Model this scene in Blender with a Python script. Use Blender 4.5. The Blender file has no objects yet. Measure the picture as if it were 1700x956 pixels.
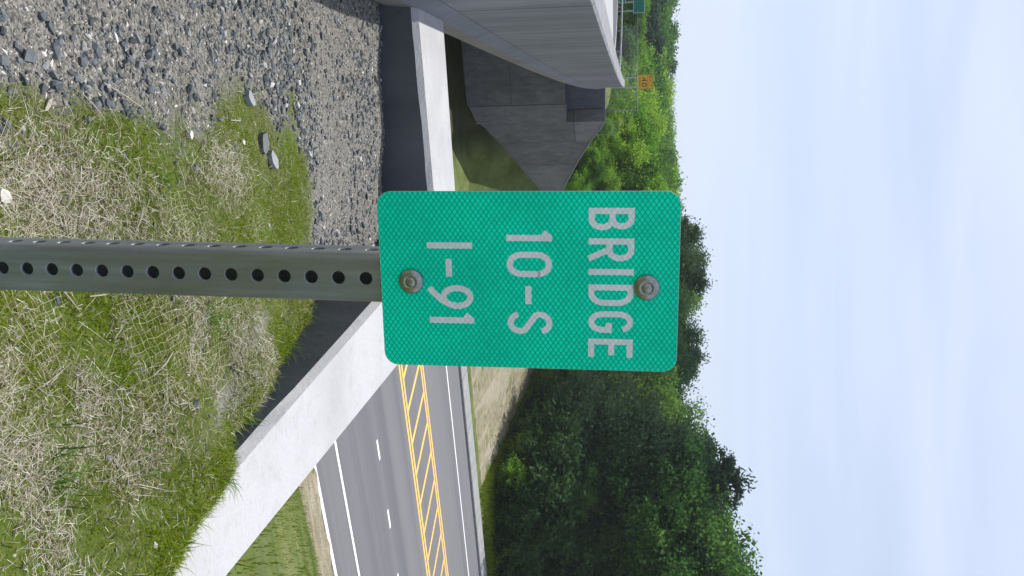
import bpy, math, random
import numpy as np
from mathutils import Vector, Matrix

R = math.radians
EYE = 8.0                      # the eye stands 8 m above the road (road surface = z 0)
scene = bpy.context.scene
C = scene.collection

# ------------------------------------------------------------------ camera
PITCH = math.atan(195 / 1400.0)
fwd = Vector((0, math.cos(PITCH), -math.sin(PITCH)))
upv = Vector((0, math.sin(PITCH), math.cos(PITCH)))
rgt = Vector((1, 0, 0))
cam = bpy.data.cameras.new('camera')
cam.sensor_fit = 'HORIZONTAL'
cam.sensor_width = 36.0
cam.lens = 36.0 * 1400 / 1700
cam.clip_start = 0.05
cam.clip_end = 5000
camo = bpy.data.objects.new('camera', cam)
# the picture was taken with the camera turned on its side: image right is up
xa, ya, za = upv, -rgt, -fwd
camo.matrix_world = Matrix(((xa.x, ya.x, za.x, 0), (xa.y, ya.y, za.y, 0), (xa.z, ya.z, za.z, EYE), (0, 0, 0, 1)))
C.objects.link(camo)
scene.camera = camo

# ------------------------------------------------------------------ sky and sun
SUN_AZ, SUN_EL = R(-23), R(59)           # ahead and a little to the left, high
world = bpy.data.worlds.new('World')
scene.world = world
world.use_nodes = True
wn, wl = world.node_tree.nodes, world.node_tree.links
wn.clear()
wo = wn.new('ShaderNodeOutputWorld')
bg = wn.new('ShaderNodeBackground')
bg.inputs['Strength'].default_value = 0.10
sky = wn.new('ShaderNodeTexSky')
sky.sky_type = 'NISHITA'
sky.sun_disc = False
sky.sun_elevation = SUN_EL
sky.sun_rotation = SUN_AZ
sky.air_density = 1.0
sky.dust_density = 1.2
sky.ozone_density = 1.5
tc = wn.new('ShaderNodeTexCoord')
mp = wn.new('ShaderNodeMapping')
mp.inputs['Scale'].default_value = (0.9, 0.9, 7.0)
mp.inputs['Rotation'].default_value = (0.02, 0.05, 0.3)
mp.inputs['Location'].default_value = (0.35, 0.1, 0.2)
n1 = wn.new('ShaderNodeTexNoise')
n1.inputs['Scale'].default_value = 1.6
n1.inputs['Detail'].default_value = 3
n1.inputs['Roughness'].default_value = 0.5
n1.inputs['Distortion'].default_value = 0.5
rp = wn.new('ShaderNodeMapRange')
rp.interpolation_type = 'SMOOTHSTEP'
rp.inputs['From Min'].default_value = 0.30
rp.inputs['From Max'].default_value = 0.72
rp.inputs['To Min'].default_value = 0.60
rp.inputs['To Max'].default_value = 0.86
mx = wn.new('ShaderNodeMixRGB')
# thin white veil of high cloud; like all thin cloud it scatters more light forward, towards the viewer facing the sun
vd = wn.new('ShaderNodeVectorMath'); vd.operation = 'DOT_PRODUCT'
vd.inputs[1].default_value = (math.sin(SUN_AZ) * math.cos(SUN_EL), math.cos(SUN_AZ) * math.cos(SUN_EL), math.sin(SUN_EL))
wl.new(tc.outputs['Generated'], vd.inputs[0])
vr = wn.new('ShaderNodeMapRange')
for k_, v_ in (('From Min', -1), ('From Max', 1), ('To Min', 0.74), ('To Max', 1.12)): vr.inputs[k_].default_value = v_
wl.new(vd.outputs['Value'], vr.inputs['Value'])
vm = wn.new('ShaderNodeMixRGB'); vm.blend_type = 'MULTIPLY'; vm.inputs['Fac'].default_value = 1
vm.inputs['Color1'].default_value = (6.9, 7.7, 9.7, 1)
wl.new(vr.outputs[0], vm.inputs['Color2']); wl.new(vm.outputs[0], mx.inputs['Color2'])
wl.new(tc.outputs['Generated'], mp.inputs['Vector'])
wl.new(mp.outputs[0], n1.inputs['Vector'])
wl.new(n1.outputs['Fac'], rp.inputs['Value'])
wl.new(rp.outputs[0], mx.inputs['Fac'])
wl.new(sky.outputs[0], mx.inputs['Color1'])
wl.new(mx.outputs[0], bg.inputs['Color'])
wl.new(bg.outputs[0], wo.inputs['Surface'])

sun = bpy.data.lights.new('sun', 'SUN')
sun.energy = 5.0
sun.angle = R(0.5)
sun.color = (1.0, 0.975, 0.945)
suno = bpy.data.objects.new('sun', sun)
sdir = Vector((math.sin(SUN_AZ) * math.cos(SUN_EL), math.cos(SUN_AZ) * math.cos(SUN_EL), math.sin(SUN_EL)))
suno.rotation_euler = sdir.to_track_quat('Z', 'Y').to_euler()
suno.location = (0, 0, 40)
C.objects.link(suno)

vs = scene.view_settings
vs.view_transform = 'Standard'
vs.look = 'None'
vs.exposure = 0.10
vs.gamma = 1.0
vs.use_curve_mapping = False
scene.cycles.max_bounces = 6
scene.cycles.transparent_max_bounces = 4

rng = np.random.default_rng(7)
random.seed(7)

# ------------------------------------------------------------------ materials
class Mat:
    def __init__(s, name, rough=0.8, spec=0.3, metal=0.0):
        s.m = bpy.data.materials.new(name)
        s.m.use_nodes = True
        s.n, s.l = s.m.node_tree.nodes, s.m.node_tree.links
        s.b = s.n['Principled BSDF']
        s.b.inputs['Roughness'].default_value = rough
        s.b.inputs['Specular IOR Level'].default_value = spec
        s.b.inputs['Metallic'].default_value = metal
        s.tc = s.n.new('ShaderNodeTexCoord')
    def val(s, v):
        n = s.n.new('ShaderNodeValue'); n.outputs[0].default_value = v; return n.outputs[0]
    def mapped(s, scale=(1, 1, 1), coord='Object', rot=(0, 0, 0)):
        m = s.n.new('ShaderNodeMapping'); m.vector_type = 'TEXTURE'      # turn first, then stretch
        m.inputs['Scale'].default_value = tuple(1.0 / k for k in scale)
        m.inputs['Rotation'].default_value = rot
        s.l.new(s.tc.outputs[coord], m.inputs['Vector'])
        return m.outputs[0]
    def noise(s, sc, det=4, rough=0.55, vec=None, dist=0.0):
        n = s.n.new('ShaderNodeTexNoise')
        n.inputs['Scale'].default_value = sc
        n.inputs['Detail'].default_value = det
        n.inputs['Roughness'].default_value = rough
        n.inputs['Distortion'].default_value = dist
        s.l.new(vec if vec is not None else s.tc.outputs['Object'], n.inputs['Vector'])
        return n.outputs['Fac']
    def voro(s, sc, vec=None, out='Distance', feat='F1'):
        n = s.n.new('ShaderNodeTexVoronoi')
        n.feature = feat
        n.inputs['Scale'].default_value = sc
        s.l.new(vec if vec is not None else s.tc.outputs['Object'], n.inputs['Vector'])
        return n.outputs[out]
    def ramp(s, fac, stops):
        n = s.n.new('ShaderNodeValToRGB')
        e = n.color_ramp.elements
        while len(e) < len(stops): e.new(0.5)
        for i, (p, c) in enumerate(stops):
            e[i].position = p
            e[i].color = tuple(c) + (1,) if len(c) == 3 else c
        s.l.new(fac, n.inputs[0])
        return n.outputs[0]
    def rng(s, fac, a, b, c=0, d=1):
        n = s.n.new('ShaderNodeMapRange')
        for k, v in (('From Min', a), ('From Max', b), ('To Min', c), ('To Max', d)):
            n.inputs[k].default_value = v
        s.l.new(fac, n.inputs['Value'])
        return n.outputs[0]
    def mix(s, fac, a, b, mode='MIX'):
        n = s.n.new('ShaderNodeMixRGB'); n.blend_type = mode
        for i, v in (('Fac', fac), ('Color1', a), ('Color2', b)):
            if isinstance(v, (int, float)): n.inputs[i].default_value = v
            elif isinstance(v, tuple): n.inputs[i].default_value = v + (1,)
            else: s.l.new(v, n.inputs[i])
        return n.outputs[0]
    def math(s, op, a, b=None, c=None):
        n = s.n.new('ShaderNodeMath'); n.operation = op
        for i, v in enumerate((a, b, c)):
            if v is None: continue
            if isinstance(v, (int, float)): n.inputs[i].default_value = v
            else: s.l.new(v, n.inputs[i])
        return n.outputs[0]
    def col(s, c):
        if isinstance(c, tuple): s.b.inputs['Base Color'].default_value = c + (1,)
        else: s.l.new(c, s.b.inputs['Base Color'])
        return s
    def rough(s, f): s.l.new(f, s.b.inputs['Roughness']); return s
    def bump(s, h, strength=0.3, dist=0.01):
        n = s.n.new('ShaderNodeBump')
        n.inputs['Strength'].default_value = strength
        n.inputs['Distance'].default_value = dist
        s.l.new(h, n.inputs['Height'])
        s.l.new(n.outputs[0], s.b.inputs['Normal'])
        return s
    def rand(s):
        n = s.n.new('ShaderNodeObjectInfo'); return n.outputs['Random']

M = {}
# new pale concrete of the near wall
m = Mat('pale_concrete', 0.85, 0.25)
c = m.ramp(m.noise(2.3, 5), [(0.3, (0.36, 0.355, 0.35)), (0.62, (0.43, 0.425, 0.42))])
c = m.mix(m.rng(m.noise(45, 3), 0.55, 0.75, 0, 0.35), c, (0.30, 0.295, 0.28))
c = m.mix(m.rng(m.noise(240, 2), 0.66, 0.72, 0, 0.6), c, (0.2, 0.2, 0.2))
c = m.mix(m.rng(m.noise(7, 6, 0.7), 0.52, 0.72, 0, 0.5), c, (0.30, 0.30, 0.295))
c = m.mix(m.rng(m.voro(60), 0.0, 0.10, 0.5, 0), c, (0.16, 0.16, 0.155))
m.col(c).bump(m.noise(60, 5), 0.35, 0.01); M['wall'] = m.m
# board-marked bridge concrete: vertical weather streaks
m = Mat('shade_toned_concrete', 0.8, 0.3)  # darker, bluer wall concrete: shade of its earth side put into the colour
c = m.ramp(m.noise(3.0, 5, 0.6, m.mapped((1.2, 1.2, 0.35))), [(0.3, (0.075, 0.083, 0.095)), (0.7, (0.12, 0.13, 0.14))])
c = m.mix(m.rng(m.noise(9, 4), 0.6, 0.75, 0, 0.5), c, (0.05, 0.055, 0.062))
m.col(c).bump(m.noise(40, 4), 0.2, 0.006); M['wall_shade'] = m.m
def streaky(name, lo, hi, dark, sc=(1.6, 1.6, 0.10)):
    m = Mat(name, 0.85, 0.25)
    v = m.mapped(sc)
    c = m.ramp(m.noise(3.0, 6, 0.62, v), [(0.3, lo), (0.66, hi)])
    c = m.mix(m.rng(m.noise(7, 4, 0.6, v), 0.56, 0.74, 0, 0.6), c, dark)
    c = m.mix(m.rng(m.noise(0.7, 4), 0.45, 0.7, 0, 0.4), c, dark)
    m.col(c).bump(m.noise(30, 4), 0.2, 0.01)
    return m.m
M['bridge'] = streaky('bridge_concrete', (0.17, 0.172, 0.178), (0.27, 0.272, 0.276), (0.10, 0.10, 0.105))
M['ledge'] = streaky('ledge_concrete', (0.17, 0.178, 0.19), (0.22, 0.228, 0.24), (0.11, 0.115, 0.12))  # bluish: sky-lit shade below the parapet put into the colour
M['girder'] = streaky('girder_concrete', (0.20, 0.19, 0.17), (0.26, 0.25, 0.22), (0.12, 0.11, 0.10))  # brownish: light bounced off the ground put into the colour
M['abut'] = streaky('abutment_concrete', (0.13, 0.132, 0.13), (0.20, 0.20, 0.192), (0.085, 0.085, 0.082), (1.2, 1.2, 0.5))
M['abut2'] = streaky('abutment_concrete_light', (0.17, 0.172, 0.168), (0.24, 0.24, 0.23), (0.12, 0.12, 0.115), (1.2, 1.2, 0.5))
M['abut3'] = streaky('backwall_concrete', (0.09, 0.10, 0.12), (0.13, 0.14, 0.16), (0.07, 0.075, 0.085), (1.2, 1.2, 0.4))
m = Mat('deck_concrete', 0.8); m.col(m.ramp(m.noise(1.2, 5), [(0.3, (0.30, 0.295, 0.29)), (0.7, (0.36, 0.355, 0.345))])); M['deck'] = m.m
# asphalt
m = Mat('asphalt', 0.85, 0.3)
v = m.mapped((0.05, 1.0, 1.0), 'Object', (0, 0, R(25.5)))
c = m.ramp(m.noise(0.55, 4, 0.5, m.mapped((0.04, 1, 1), 'Object', (0, 0, R(25.5)))), [(0.35, (0.128, 0.128, 0.134)), (0.65, (0.160, 0.158, 0.160))])
c = m.mix(m.rng(m.noise(35, 3), 0.4, 0.7, 0, 0.35), c, (0.10, 0.10, 0.105))
c = m.mix(m.rng(m.noise(0.35, 5), 0.5, 0.75, 0, 0.4), c, (0.16, 0.158, 0.155))
wp = m.rng(m.noise(1.1, 3, 0.6, m.mapped((0.012, 1, 1), 'Object', (0, 0, R(25.5)))), 0.46, 0.62, 0, 0.55)
c = m.mix(wp, c, (0.098, 0.098, 0.104))
c = m.mix(m.rng(m.noise(4, 6, 0.75), 0.60, 0.72, 0, 0.45), c, (0.085, 0.085, 0.09))
m.col(c).bump(m.noise(120, 2), 0.2, 0.005); M['asphalt'] = m.m
m = Mat('dark_asphalt', 0.85, 0.3); m.col(m.ramp(m.noise(0.8, 4), [(0.3, (0.05, 0.05, 0.055)), (0.7, (0.075, 0.075, 0.08))])); M['asphalt2'] = m.m
def paint(name, colr, worn):
    m = Mat(name, 0.6, 0.4)
    c = m.mix(m.rng(m.noise(14, 5, 0.7), 0.52, 0.72, 0, 0.55), colr, worn)
    m.col(c); return m.m
M['white_paint'] = paint('white_road_paint', (0.80, 0.80, 0.80), (0.5, 0.5, 0.5))
M['yellow_paint'] = paint('yellow_road_paint', (0.82, 0.48, 0.09), (0.58, 0.38, 0.14))
m = Mat('kerb_concrete', 0.85); m.col(m.ramp(m.noise(1.5, 5), [(0.3, (0.22, 0.22, 0.215)), (0.7, (0.30, 0.30, 0.29))])); M['kerb'] = m.m
# ground of the valley: grass, bare tracks, dry grass
m = Mat('valley_ground', 0.95, 0.1)
g = m.ramp(m.noise(0.9, 6, 0.6), [(0.32, (0.060, 0.085, 0.022)), (0.5, (0.105, 0.135, 0.035)), (0.68, (0.16, 0.165, 0.06))])
dry = m.ramp(m.noise(2.5, 6, 0.65), [(0.3, (0.17, 0.145, 0.085)), (0.7, (0.30, 0.265, 0.185))])
att = m.n.new('ShaderNodeAttribute'); att.attribute_name = 'zone'
sep = m.n.new('ShaderNodeSeparateColor'); m.l.new(att.outputs['Color'], sep.inputs[0])
f = m.math('ADD', sep.outputs[0], m.rng(m.noise(1.3, 5, 0.65), 0.3, 0.7, -0.5, 0.5))
f = m.rng(f, 0.35, 0.65)
c = m.mix(f, g, dry)
tr = m.rng(m.noise(1.2, 4, 0.6, m.mapped((0.12, 1, 1), 'Object', (0, 0, R(101)))), 0.5, 0.6)
c = m.mix(m.math('MULTIPLY', m.math('MULTIPLY', tr, sep.outputs[0]), 0.6), c, (0.38, 0.34, 0.27))
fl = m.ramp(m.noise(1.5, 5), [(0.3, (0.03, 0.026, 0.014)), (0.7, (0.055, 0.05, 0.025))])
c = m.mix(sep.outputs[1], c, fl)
m.col(c).bump(m.noise(6, 6, 0.7), 0.6, 0.08); M['valley'] = m.m
# near soil: gravel grit / turf thatch
m = Mat('verge_soil', 0.95, 0.15)
att = m.n.new('ShaderNodeAttribute'); att.attribute_name = 'zone'
sep = m.n.new('ShaderNodeSeparateColor'); m.l.new(att.outputs['Color'], sep.inputs[0])
grit = m.ramp(m.voro(110, None, 'Color'), [(0.1, (0.08, 0.08, 0.08)), (0.45, (0.18, 0.172, 0.152)), (0.8, (0.28, 0.265, 0.23))])
grit = m.mix(m.rng(m.noise(9, 5), 0.45, 0.7, 0, 0.6), grit, (0.27, 0.25, 0.215))
th = m.ramp(m.noise(28, 6, 0.7), [(0.3, (0.05, 0.075, 0.01)), (0.5, (0.10, 0.13, 0.02)), (0.7, (0.20, 0.19, 0.09))])
th = m.mix(m.rng(m.noise(160, 4, 0.7), 0.45, 0.62, 0, 0.75), th, (0.035, 0.045, 0.012))
th = m.mix(m.rng(m.noise(75, 5, 0.7), 0.54, 0.68, 0, 0.6), th, (0.25, 0.225, 0.13))
th = m.mix(m.rng(m.noise(3.5, 5), 0.45, 0.62, 0, 0.55), th, (0.085, 0.135, 0.008))
c = m.mix(sep.outputs[0], th, grit)
c = m.mix(sep.outputs[1], c, (0.235, 0.225, 0.205))
m.col(c).bump(m.noise(90, 5, 0.7), 0.7, 0.02); M['soil'] = m.m
def stone(name, stops):
    m = Mat(name, 0.8, 0.3)
    r = m.n.new('ShaderNodeNewGeometry').outputs['Random Per Island']
    c = m.ramp(r, stops)
    c = m.mix(m.rng(m.noise(60, 4), 0.4, 0.7, 0, 0.3), c, (0.17, 0.165, 0.15))
    m.col(c).bump(m.noise(150, 3), 0.3, 0.003); return m.m
M['stone'] = stone('crushed_stone', [(0.0, (0.035, 0.045, 0.052)), (0.5, (0.075, 0.088, 0.098)), (0.8, (0.14, 0.155, 0.16)), (0.95, (0.27, 0.27, 0.26)), (1.0, (0.55, 0.53, 0.5))])
M['grit'] = stone('grit', [(0.0, (0.07, 0.075, 0.075)), (0.4, (0.18, 0.17, 0.14)), (0.7, (0.28, 0.26, 0.21)), (0.92, (0.42, 0.385, 0.31)), (1.0, (0.7, 0.67, 0.62))])
m = Mat('slate', 0.7, 0.35); m.col(m.ramp(m.noise(25, 5), [(0.3, (0.085, 0.095, 0.09)), (0.7, (0.14, 0.15, 0.145))])).bump(m.noise(70, 4), 0.3, 0.004); M['slate'] = m.m
m = Mat('pale_slate', 0.7, 0.35); m.col(m.ramp(m.noise(25, 5), [(0.3, (0.21, 0.22, 0.225)), (0.7, (0.29, 0.30, 0.305))])).bump(m.noise(70, 4), 0.3, 0.004); M['pale_slate'] = m.m
m = Mat('chalky_stone', 0.7, 0.35); m.col(m.ramp(m.noise(35, 4), [(0.3, (0.45, 0.42, 0.35)), (0.7, (0.60, 0.58, 0.52))])); M['chalk'] = m.m
def blades(name, stops, trans=0.3):
    m = bpy.data.materials.new(name); m.use_nodes = True
    n, l = m.node_tree.nodes, m.node_tree.links
    n.clear()
    o = n.new('ShaderNodeOutputMaterial')
    g = n.new('ShaderNodeNewGeometry')
    r = n.new('ShaderNodeValToRGB')
    e = r.color_ramp.elements
    while len(e) < len(stops): e.new(0.5)
    for i, (p, c) in enumerate(stops):
        e[i].position = p; e[i].color = tuple(c) + (1,)
    l.new(g.outputs['Random Per Island'], r.inputs[0])
    d = n.new('ShaderNodeBsdfDiffuse'); t = n.new('ShaderNodeBsdfTranslucent'); x = n.new('ShaderNodeMixShader')
    x.inputs[0].default_value = trans
    l.new(r.outputs[0], d.inputs['Color']); l.new(r.outputs[0], t.inputs['Color'])
    l.new(d.outputs[0], x.inputs[1]); l.new(t.outputs[0], x.inputs[2]); l.new(x.outputs[0], o.inputs['Surface'])
    return m
M['grass'] = blades('green_grass', [(0.0, (0.095, 0.155, 0.004)), (0.5, (0.165, 0.235, 0.008)), (0.85, (0.235, 0.29, 0.02)), (1.0, (0.32, 0.31, 0.07))], 0.3)
M['tuft'] = blades('tuft_grass', [(0.0, (0.06, 0.13, 0.02)), (0.6, (0.10, 0.19, 0.03)), (1.0, (0.17, 0.24, 0.06))], 0.35)
M['straw'] = blades('straw', [(0.0, (0.17, 0.135, 0.085)), (0.35, (0.34, 0.295, 0.22)), (0.75, (0.52, 0.475, 0.39)), (1.0, (0.76, 0.72, 0.65))], 0.15)
M['net'] = blades('net_twine', [(0.0, (0.36, 0.31, 0.18)), (1.0, (0.55, 0.50, 0.36))], 0.1)
M['dark_thatch'] = blades('old_leaves', [(0.0, (0.04, 0.028, 0.015)), (1.0, (0.12, 0.085, 0.045))], 0.1)
# foliage
def foliage(name, lo, hi, trans, sc=0.55):
    m = bpy.data.materials.new(name); m.use_nodes = True
    n, l = m.node_tree.nodes, m.node_tree.links
    n.clear()
    o = n.new('ShaderNodeOutputMaterial')
    g = n.new('ShaderNodeNewGeometry'); oi = n.new('ShaderNodeObjectInfo'); t_ = n.new('ShaderNodeTexCoord')
    ns = n.new('ShaderNodeTexNoise'); ns.inputs['Scale'].default_value = sc; ns.inputs['Detail'].default_value = 3
    l.new(t_.outputs['Object'], ns.inputs['Vector'])
    ad = n.new('ShaderNodeMath'); ad.operation = 'MULTIPLY_ADD'
    l.new(g.outputs['Random Per Island'], ad.inputs[0]); ad.inputs[1].default_value = 0.5
    a2 = n.new('ShaderNodeMath'); a2.operation = 'MULTIPLY_ADD'
    l.new(ns.outputs['Fac'], a2.inputs[0]); a2.inputs[1].default_value = 0.9; a2.inputs[2].default_value = -0.2
    l.new(a2.outputs[0], ad.inputs[2])
    mixc = n.new('ShaderNodeMixRGB'); mixc.inputs[1].default_value = lo + (1,); mixc.inputs[2].default_value = hi + (1,)
    mixc.use_clamp = True
    l.new(ad.outputs[0], mixc.inputs[0])
    hs = n.new('ShaderNodeHueSaturation')
    mr = n.new('ShaderNodeMapRange'); mr.inputs['To Min'].default_value = 0.485; mr.inputs['To Max'].default_value = 0.525
    l.new(oi.outputs['Random'], mr.inputs['Value']); l.new(mr.outputs[0], hs.inputs['Hue'])
    mv = n.new('ShaderNodeMapRange'); mv.inputs['To Min'].default_value = 1.25; mv.inputs['To Max'].default_value = 0.75
    l.new(oi.outputs['Random'], mv.inputs['Value']); l.new(mv.outputs[0], hs.inputs['Value'])
    l.new(mixc.outputs[0], hs.inputs['Color'])
    d = n.new('ShaderNodeBsdfDiffuse'); t = n.new('ShaderNodeBsdfTranslucent'); x = n.new('ShaderNodeMixShader')
    x.inputs[0].default_value = trans
    l.new(hs.outputs[0], d.inputs['Color']); l.new(hs.outputs[0], t.inputs['Color'])
    l.new(d.outputs[0], x.inputs[1]); l.new(t.outputs[0], x.inputs[2]); l.new(x.outputs[0], o.inputs['Surface'])
    return m
M['leaf'] = foliage('leaf_green', (0.07, 0.155, 0.028), (0.15, 0.27, 0.055), 0.5)
M['leaf_bright'] = foliage('leaf_spring_green', (0.15, 0.29, 0.022), (0.28, 0.44, 0.06), 0.55)
M['leaf_dark'] = foliage('leaf_dark_green', (0.040, 0.088, 0.030), (0.08, 0.15, 0.05), 0.42)
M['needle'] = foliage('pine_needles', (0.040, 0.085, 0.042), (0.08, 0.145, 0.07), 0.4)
M['needle_far'] = foliage('far_pine_needles', (0.055, 0.10, 0.07), (0.10, 0.165, 0.10), 0.4)  # bluer and paler than the near needles: distance haze put into the colour
m = Mat('bark', 0.9, 0.1); m.col(m.ramp(m.noise(6, 4, 0.6, m.mapped((1, 1, 0.2))), [(0.3, (0.05, 0.04, 0.03)), (0.7, (0.12, 0.10, 0.08))])); M['bark'] = m.m
# metal
m = Mat('galvanized_steel', 0.5, 0.5, 0.5)
v = m.mapped((1, 1, 0.05))
c = m.ramp(m.noise(90, 5, 0.6, v), [(0.3, (0.20, 0.22, 0.235)), (0.55, (0.30, 0.325, 0.335)), (0.75, (0.42, 0.44, 0.44))])
c = m.mix(m.rng(m.noise(14, 5, 0.7, m.mapped((1, 1, 0.12))), 0.44, 0.60, 0, 0.75), c, (0.22, 0.21, 0.13))
m.col(c).rough(m.rng(m.noise(40, 4), 0.3, 0.7, 0.4, 0.6)).bump(m.noise(180, 3, 0.6, v), 0.12, 0.002); M['galv'] = m.m
m = Mat('zinc', 0.45, 0.5, 0.7); m.col(m.ramp(m.noise(5, 3), [(0.3, (0.42, 0.44, 0.45)), (0.7, (0.55, 0.57, 0.57))])); M['zinc'] = m.m
m = Mat('steel_rivet', 0.32, 0.5, 0.9); m.col(m.ramp(m.noise(220, 4), [(0.3, (0.28, 0.27, 0.25)), (0.7, (0.46, 0.45, 0.43))])).bump(m.noise(300, 3), 0.15, 0.001); M['rivet'] = m.m
m = Mat('aluminium', 0.4, 0.5, 1.0); m.col((0.6, 0.6, 0.6)); M['alu'] = m.m
# retroreflective sheeting with its embossed cell lattice (flat print on the panel)
def sheeting(name, cell, line, metal, coat):
    m = Mat(name, 0.5, 0.2, metal)
    cx, cy = 0.0032, 0.00228                       # cell pitch across / up, metres
    sp = m.n.new('ShaderNodeSeparateXYZ'); m.l.new(m.tc.outputs['Object'], sp.inputs[0])
    u = m.math('DIVIDE', sp.outputs[0], cx)
    w = m.math('DIVIDE', sp.outputs[2], cy)
    # scallop lattice: two families of waves crossing, each cell a rounded lozenge
    a = m.math('ABSOLUTE', m.math('SINE', m.math('MULTIPLY', m.math('ADD', u, w), math.pi / 2)))
    b = m.math('ABSOLUTE', m.math('SINE', m.math('MULTIPLY', m.math('SUBTRACT', u, w), math.pi / 2)))
    mn = m.math('MINIMUM', a, b)
    edge = m.rng(mn, 0.14, 0.42, 1, 0)
    vline = m.rng(m.math('ABSOLUTE', m.math('SINE', m.math('MULTIPLY', w, math.pi * 1.5))), 0.0, 0.25, 0.25, 0)
    n = m.rng(m.noise(16, 4), 0.3, 0.7, 0.86, 1.08)
    # cells differ a little from each other
    fl = m.n.new('ShaderNodeCombineXYZ')
    m.l.new(m.math('FLOOR', m.math('MULTIPLY', m.math('ADD', u, w), 0.5)), fl.inputs[0])
    m.l.new(m.math('FLOOR', m.math('MULTIPLY', m.math('SUBTRACT', u, w), 0.5)), fl.inputs[1])
    wn_ = m.n.new('ShaderNodeTexWhiteNoise'); m.l.new(fl.outputs[0], wn_.inputs['Vector'])
    k = m.math('MULTIPLY', n, m.rng(wn_.outputs['Value'], 0, 1, 0.93, 1.06))
    g = m.n.new('ShaderNodeCombineColor')
    for i in range(3): m.l.new(k, g.inputs[i])
    c = m.mix(1.0, cell, g.outputs[0], 'MULTIPLY')
    c = m.mix(vline, c, line)
    c = m.mix(m.math('MULTIPLY', edge, 0.85), c, line)
    m.col(c)
    m.b.inputs['Coat Weight'].default_value = coat
    m.b.inputs['Coat Roughness'].default_value = 0.15
    return m.m
M['sheet'] = sheeting('green_sheeting', (0.0, 1.0, 0.67), (0.0, 0.32, 0.21), 0.15, 0.0)
M['letter'] = sheeting('white_sheeting', (0.98, 0.98, 1.0), (0.70, 0.74, 0.80), 0.1, 0.0)
m = Mat('yellow_sign', 0.5); m.col(m.mix(m.rng(m.noise(2, 3), 0.3, 0.7), (0.80, 0.42, 0.02), (0.88, 0.48, 0.03))); M['ysign'] = m.m
m = Mat('black_legend', 0.5); m.col(m.mix(m.noise(9, 2), (0.012, 0.012, 0.012), (0.02, 0.02, 0.02))); M['black'] = m.m
m = Mat('guide_sign_green', 0.5); m.col(m.mix(m.rng(m.noise(2, 3), 0.3, 0.7), (0.0, 0.14, 0.10), (0.0, 0.18, 0.13))); M['gsign'] = m.m
m = Mat('guide_sign_white', 0.5); m.col(m.mix(m.noise(5, 2), (0.6, 0.62, 0.62), (0.75, 0.76, 0.76))); M['gwhite'] = m.m

# ------------------------------------------------------------------ mesh helpers
def mesh_np(name, verts, faces, mat, smooth=False):
    """verts (N,3); faces (F,k) all the same size"""
    verts = np.asarray(verts, np.float32); faces = np.asarray(faces, np.int32)
    me = bpy.data.meshes.new(name)
    k = faces.shape[1]
    me.vertices.add(len(verts)); me.vertices.foreach_set('co', verts.ravel())
    me.loops.add(faces.size); me.loops.foreach_set('vertex_index', faces.ravel())
    me.polygons.add(len(faces))
    me.polygons.foreach_set('loop_start', np.arange(0, faces.size, k, dtype=np.int32))
    me.polygons.foreach_set('loop_total', np.full(len(faces), k, np.int32))
    me.polygons.foreach_set('use_smooth', np.full(len(faces), smooth, bool))
    me.materials.append(M[mat] if isinstance(mat, str) else mat)
    me.update(calc_edges=True); me.validate()
    return me
class MB:
    def __init__(s): s.v, s.f = [], []
    def add(s, vs, fs):
        o = len(s.v); s.v += [tuple(p) for p in vs]; s.f += [tuple(i + o for i in q) for q in fs]; return s
    def box(s, x0, x1, y0, y1, z0, z1):
        return s.add([(x0, y0, z0), (x1, y0, z0), (x1, y1, z0), (x0, y1, z0), (x0, y0, z1), (x1, y0, z1), (x1, y1, z1), (x0, y1, z1)],
                     [(0, 3, 2, 1), (4, 5, 6, 7), (0, 1, 5, 4), (1, 2, 6, 5), (2, 3, 7, 6), (3, 0, 4, 7)])
    def prism(s, pts, z0, z1):
        n = len(pts)
        a = [(p[0], p[1], z0 if not hasattr(z0, '__len__') else z0[i]) for i, p in enumerate(pts)]
        b = [(p[0], p[1], z1 if not hasattr(z1, '__len__') else z1[i]) for i, p in enumerate(pts)]
        return s.add(a + b, [tuple(range(n - 1, -1, -1)), tuple(range(n, 2 * n))] + [(i, (i + 1) % n, n + (i + 1) % n, n + i) for i in range(n)])
    def sweep(s, rows, closed=True, caps=True):
        """rows: list of profiles (lists of 3D points), joined one after another"""
        k = len(rows[0]); o = len(s.v)
        for r in rows: s.v += [tuple(p) for p in r]
        for i in range(len(rows) - 1):
            for j in range(k if closed else k - 1):
                a, b = o + i * k + j, o + i * k + (j + 1) % k
                s.f.append((a, b, b + k, a + k))
        if caps and closed:
            s.f.append(tuple(o + j for j in range(k - 1, -1, -1)))
            s.f.append(tuple(o + (len(rows) - 1) * k + j for j in range(k)))
        return s
    def tube(s, pts, rad, n=6):
        rows = []
        for i, p in enumerate(pts):
            p = Vector(p)
            d = (Vector(pts[min(i + 1, len(pts) - 1)]) - Vector(pts[max(i - 1, 0)])).normalized()
            a = d.cross(Vector((0.31, 0.2, 0.93)) if abs(d.z) < 0.9 else Vector((1, 0, 0))).normalized()
            b = d.cross(a)
            r = rad[i] if hasattr(rad, '__len__') else rad
            rows.append([p + a * r * math.cos(2 * math.pi * j / n) + b * r * math.sin(2 * math.pi * j / n) for j in range(n)])
        return s.sweep(rows)
    def mesh(s, name, mat, smooth=False):
        me = bpy.data.meshes.new(name); me.from_pydata(s.v, [], s.f)
        me.materials.append(M[mat] if isinstance(mat, str) else mat)
        if smooth:
            for p in me.polygons: p.use_smooth = True
        me.update(); return me
    def build(s, name, mat, parent=None, smooth=False):
        return link(name, s.mesh(name, mat, smooth), parent)
def link(name, data, parent=None, loc=None):
    o = bpy.data.objects.new(name, data); C.objects.link(o)
    if parent is not None: o.parent = parent
    if loc is not None: o.location = loc
    return o
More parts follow.
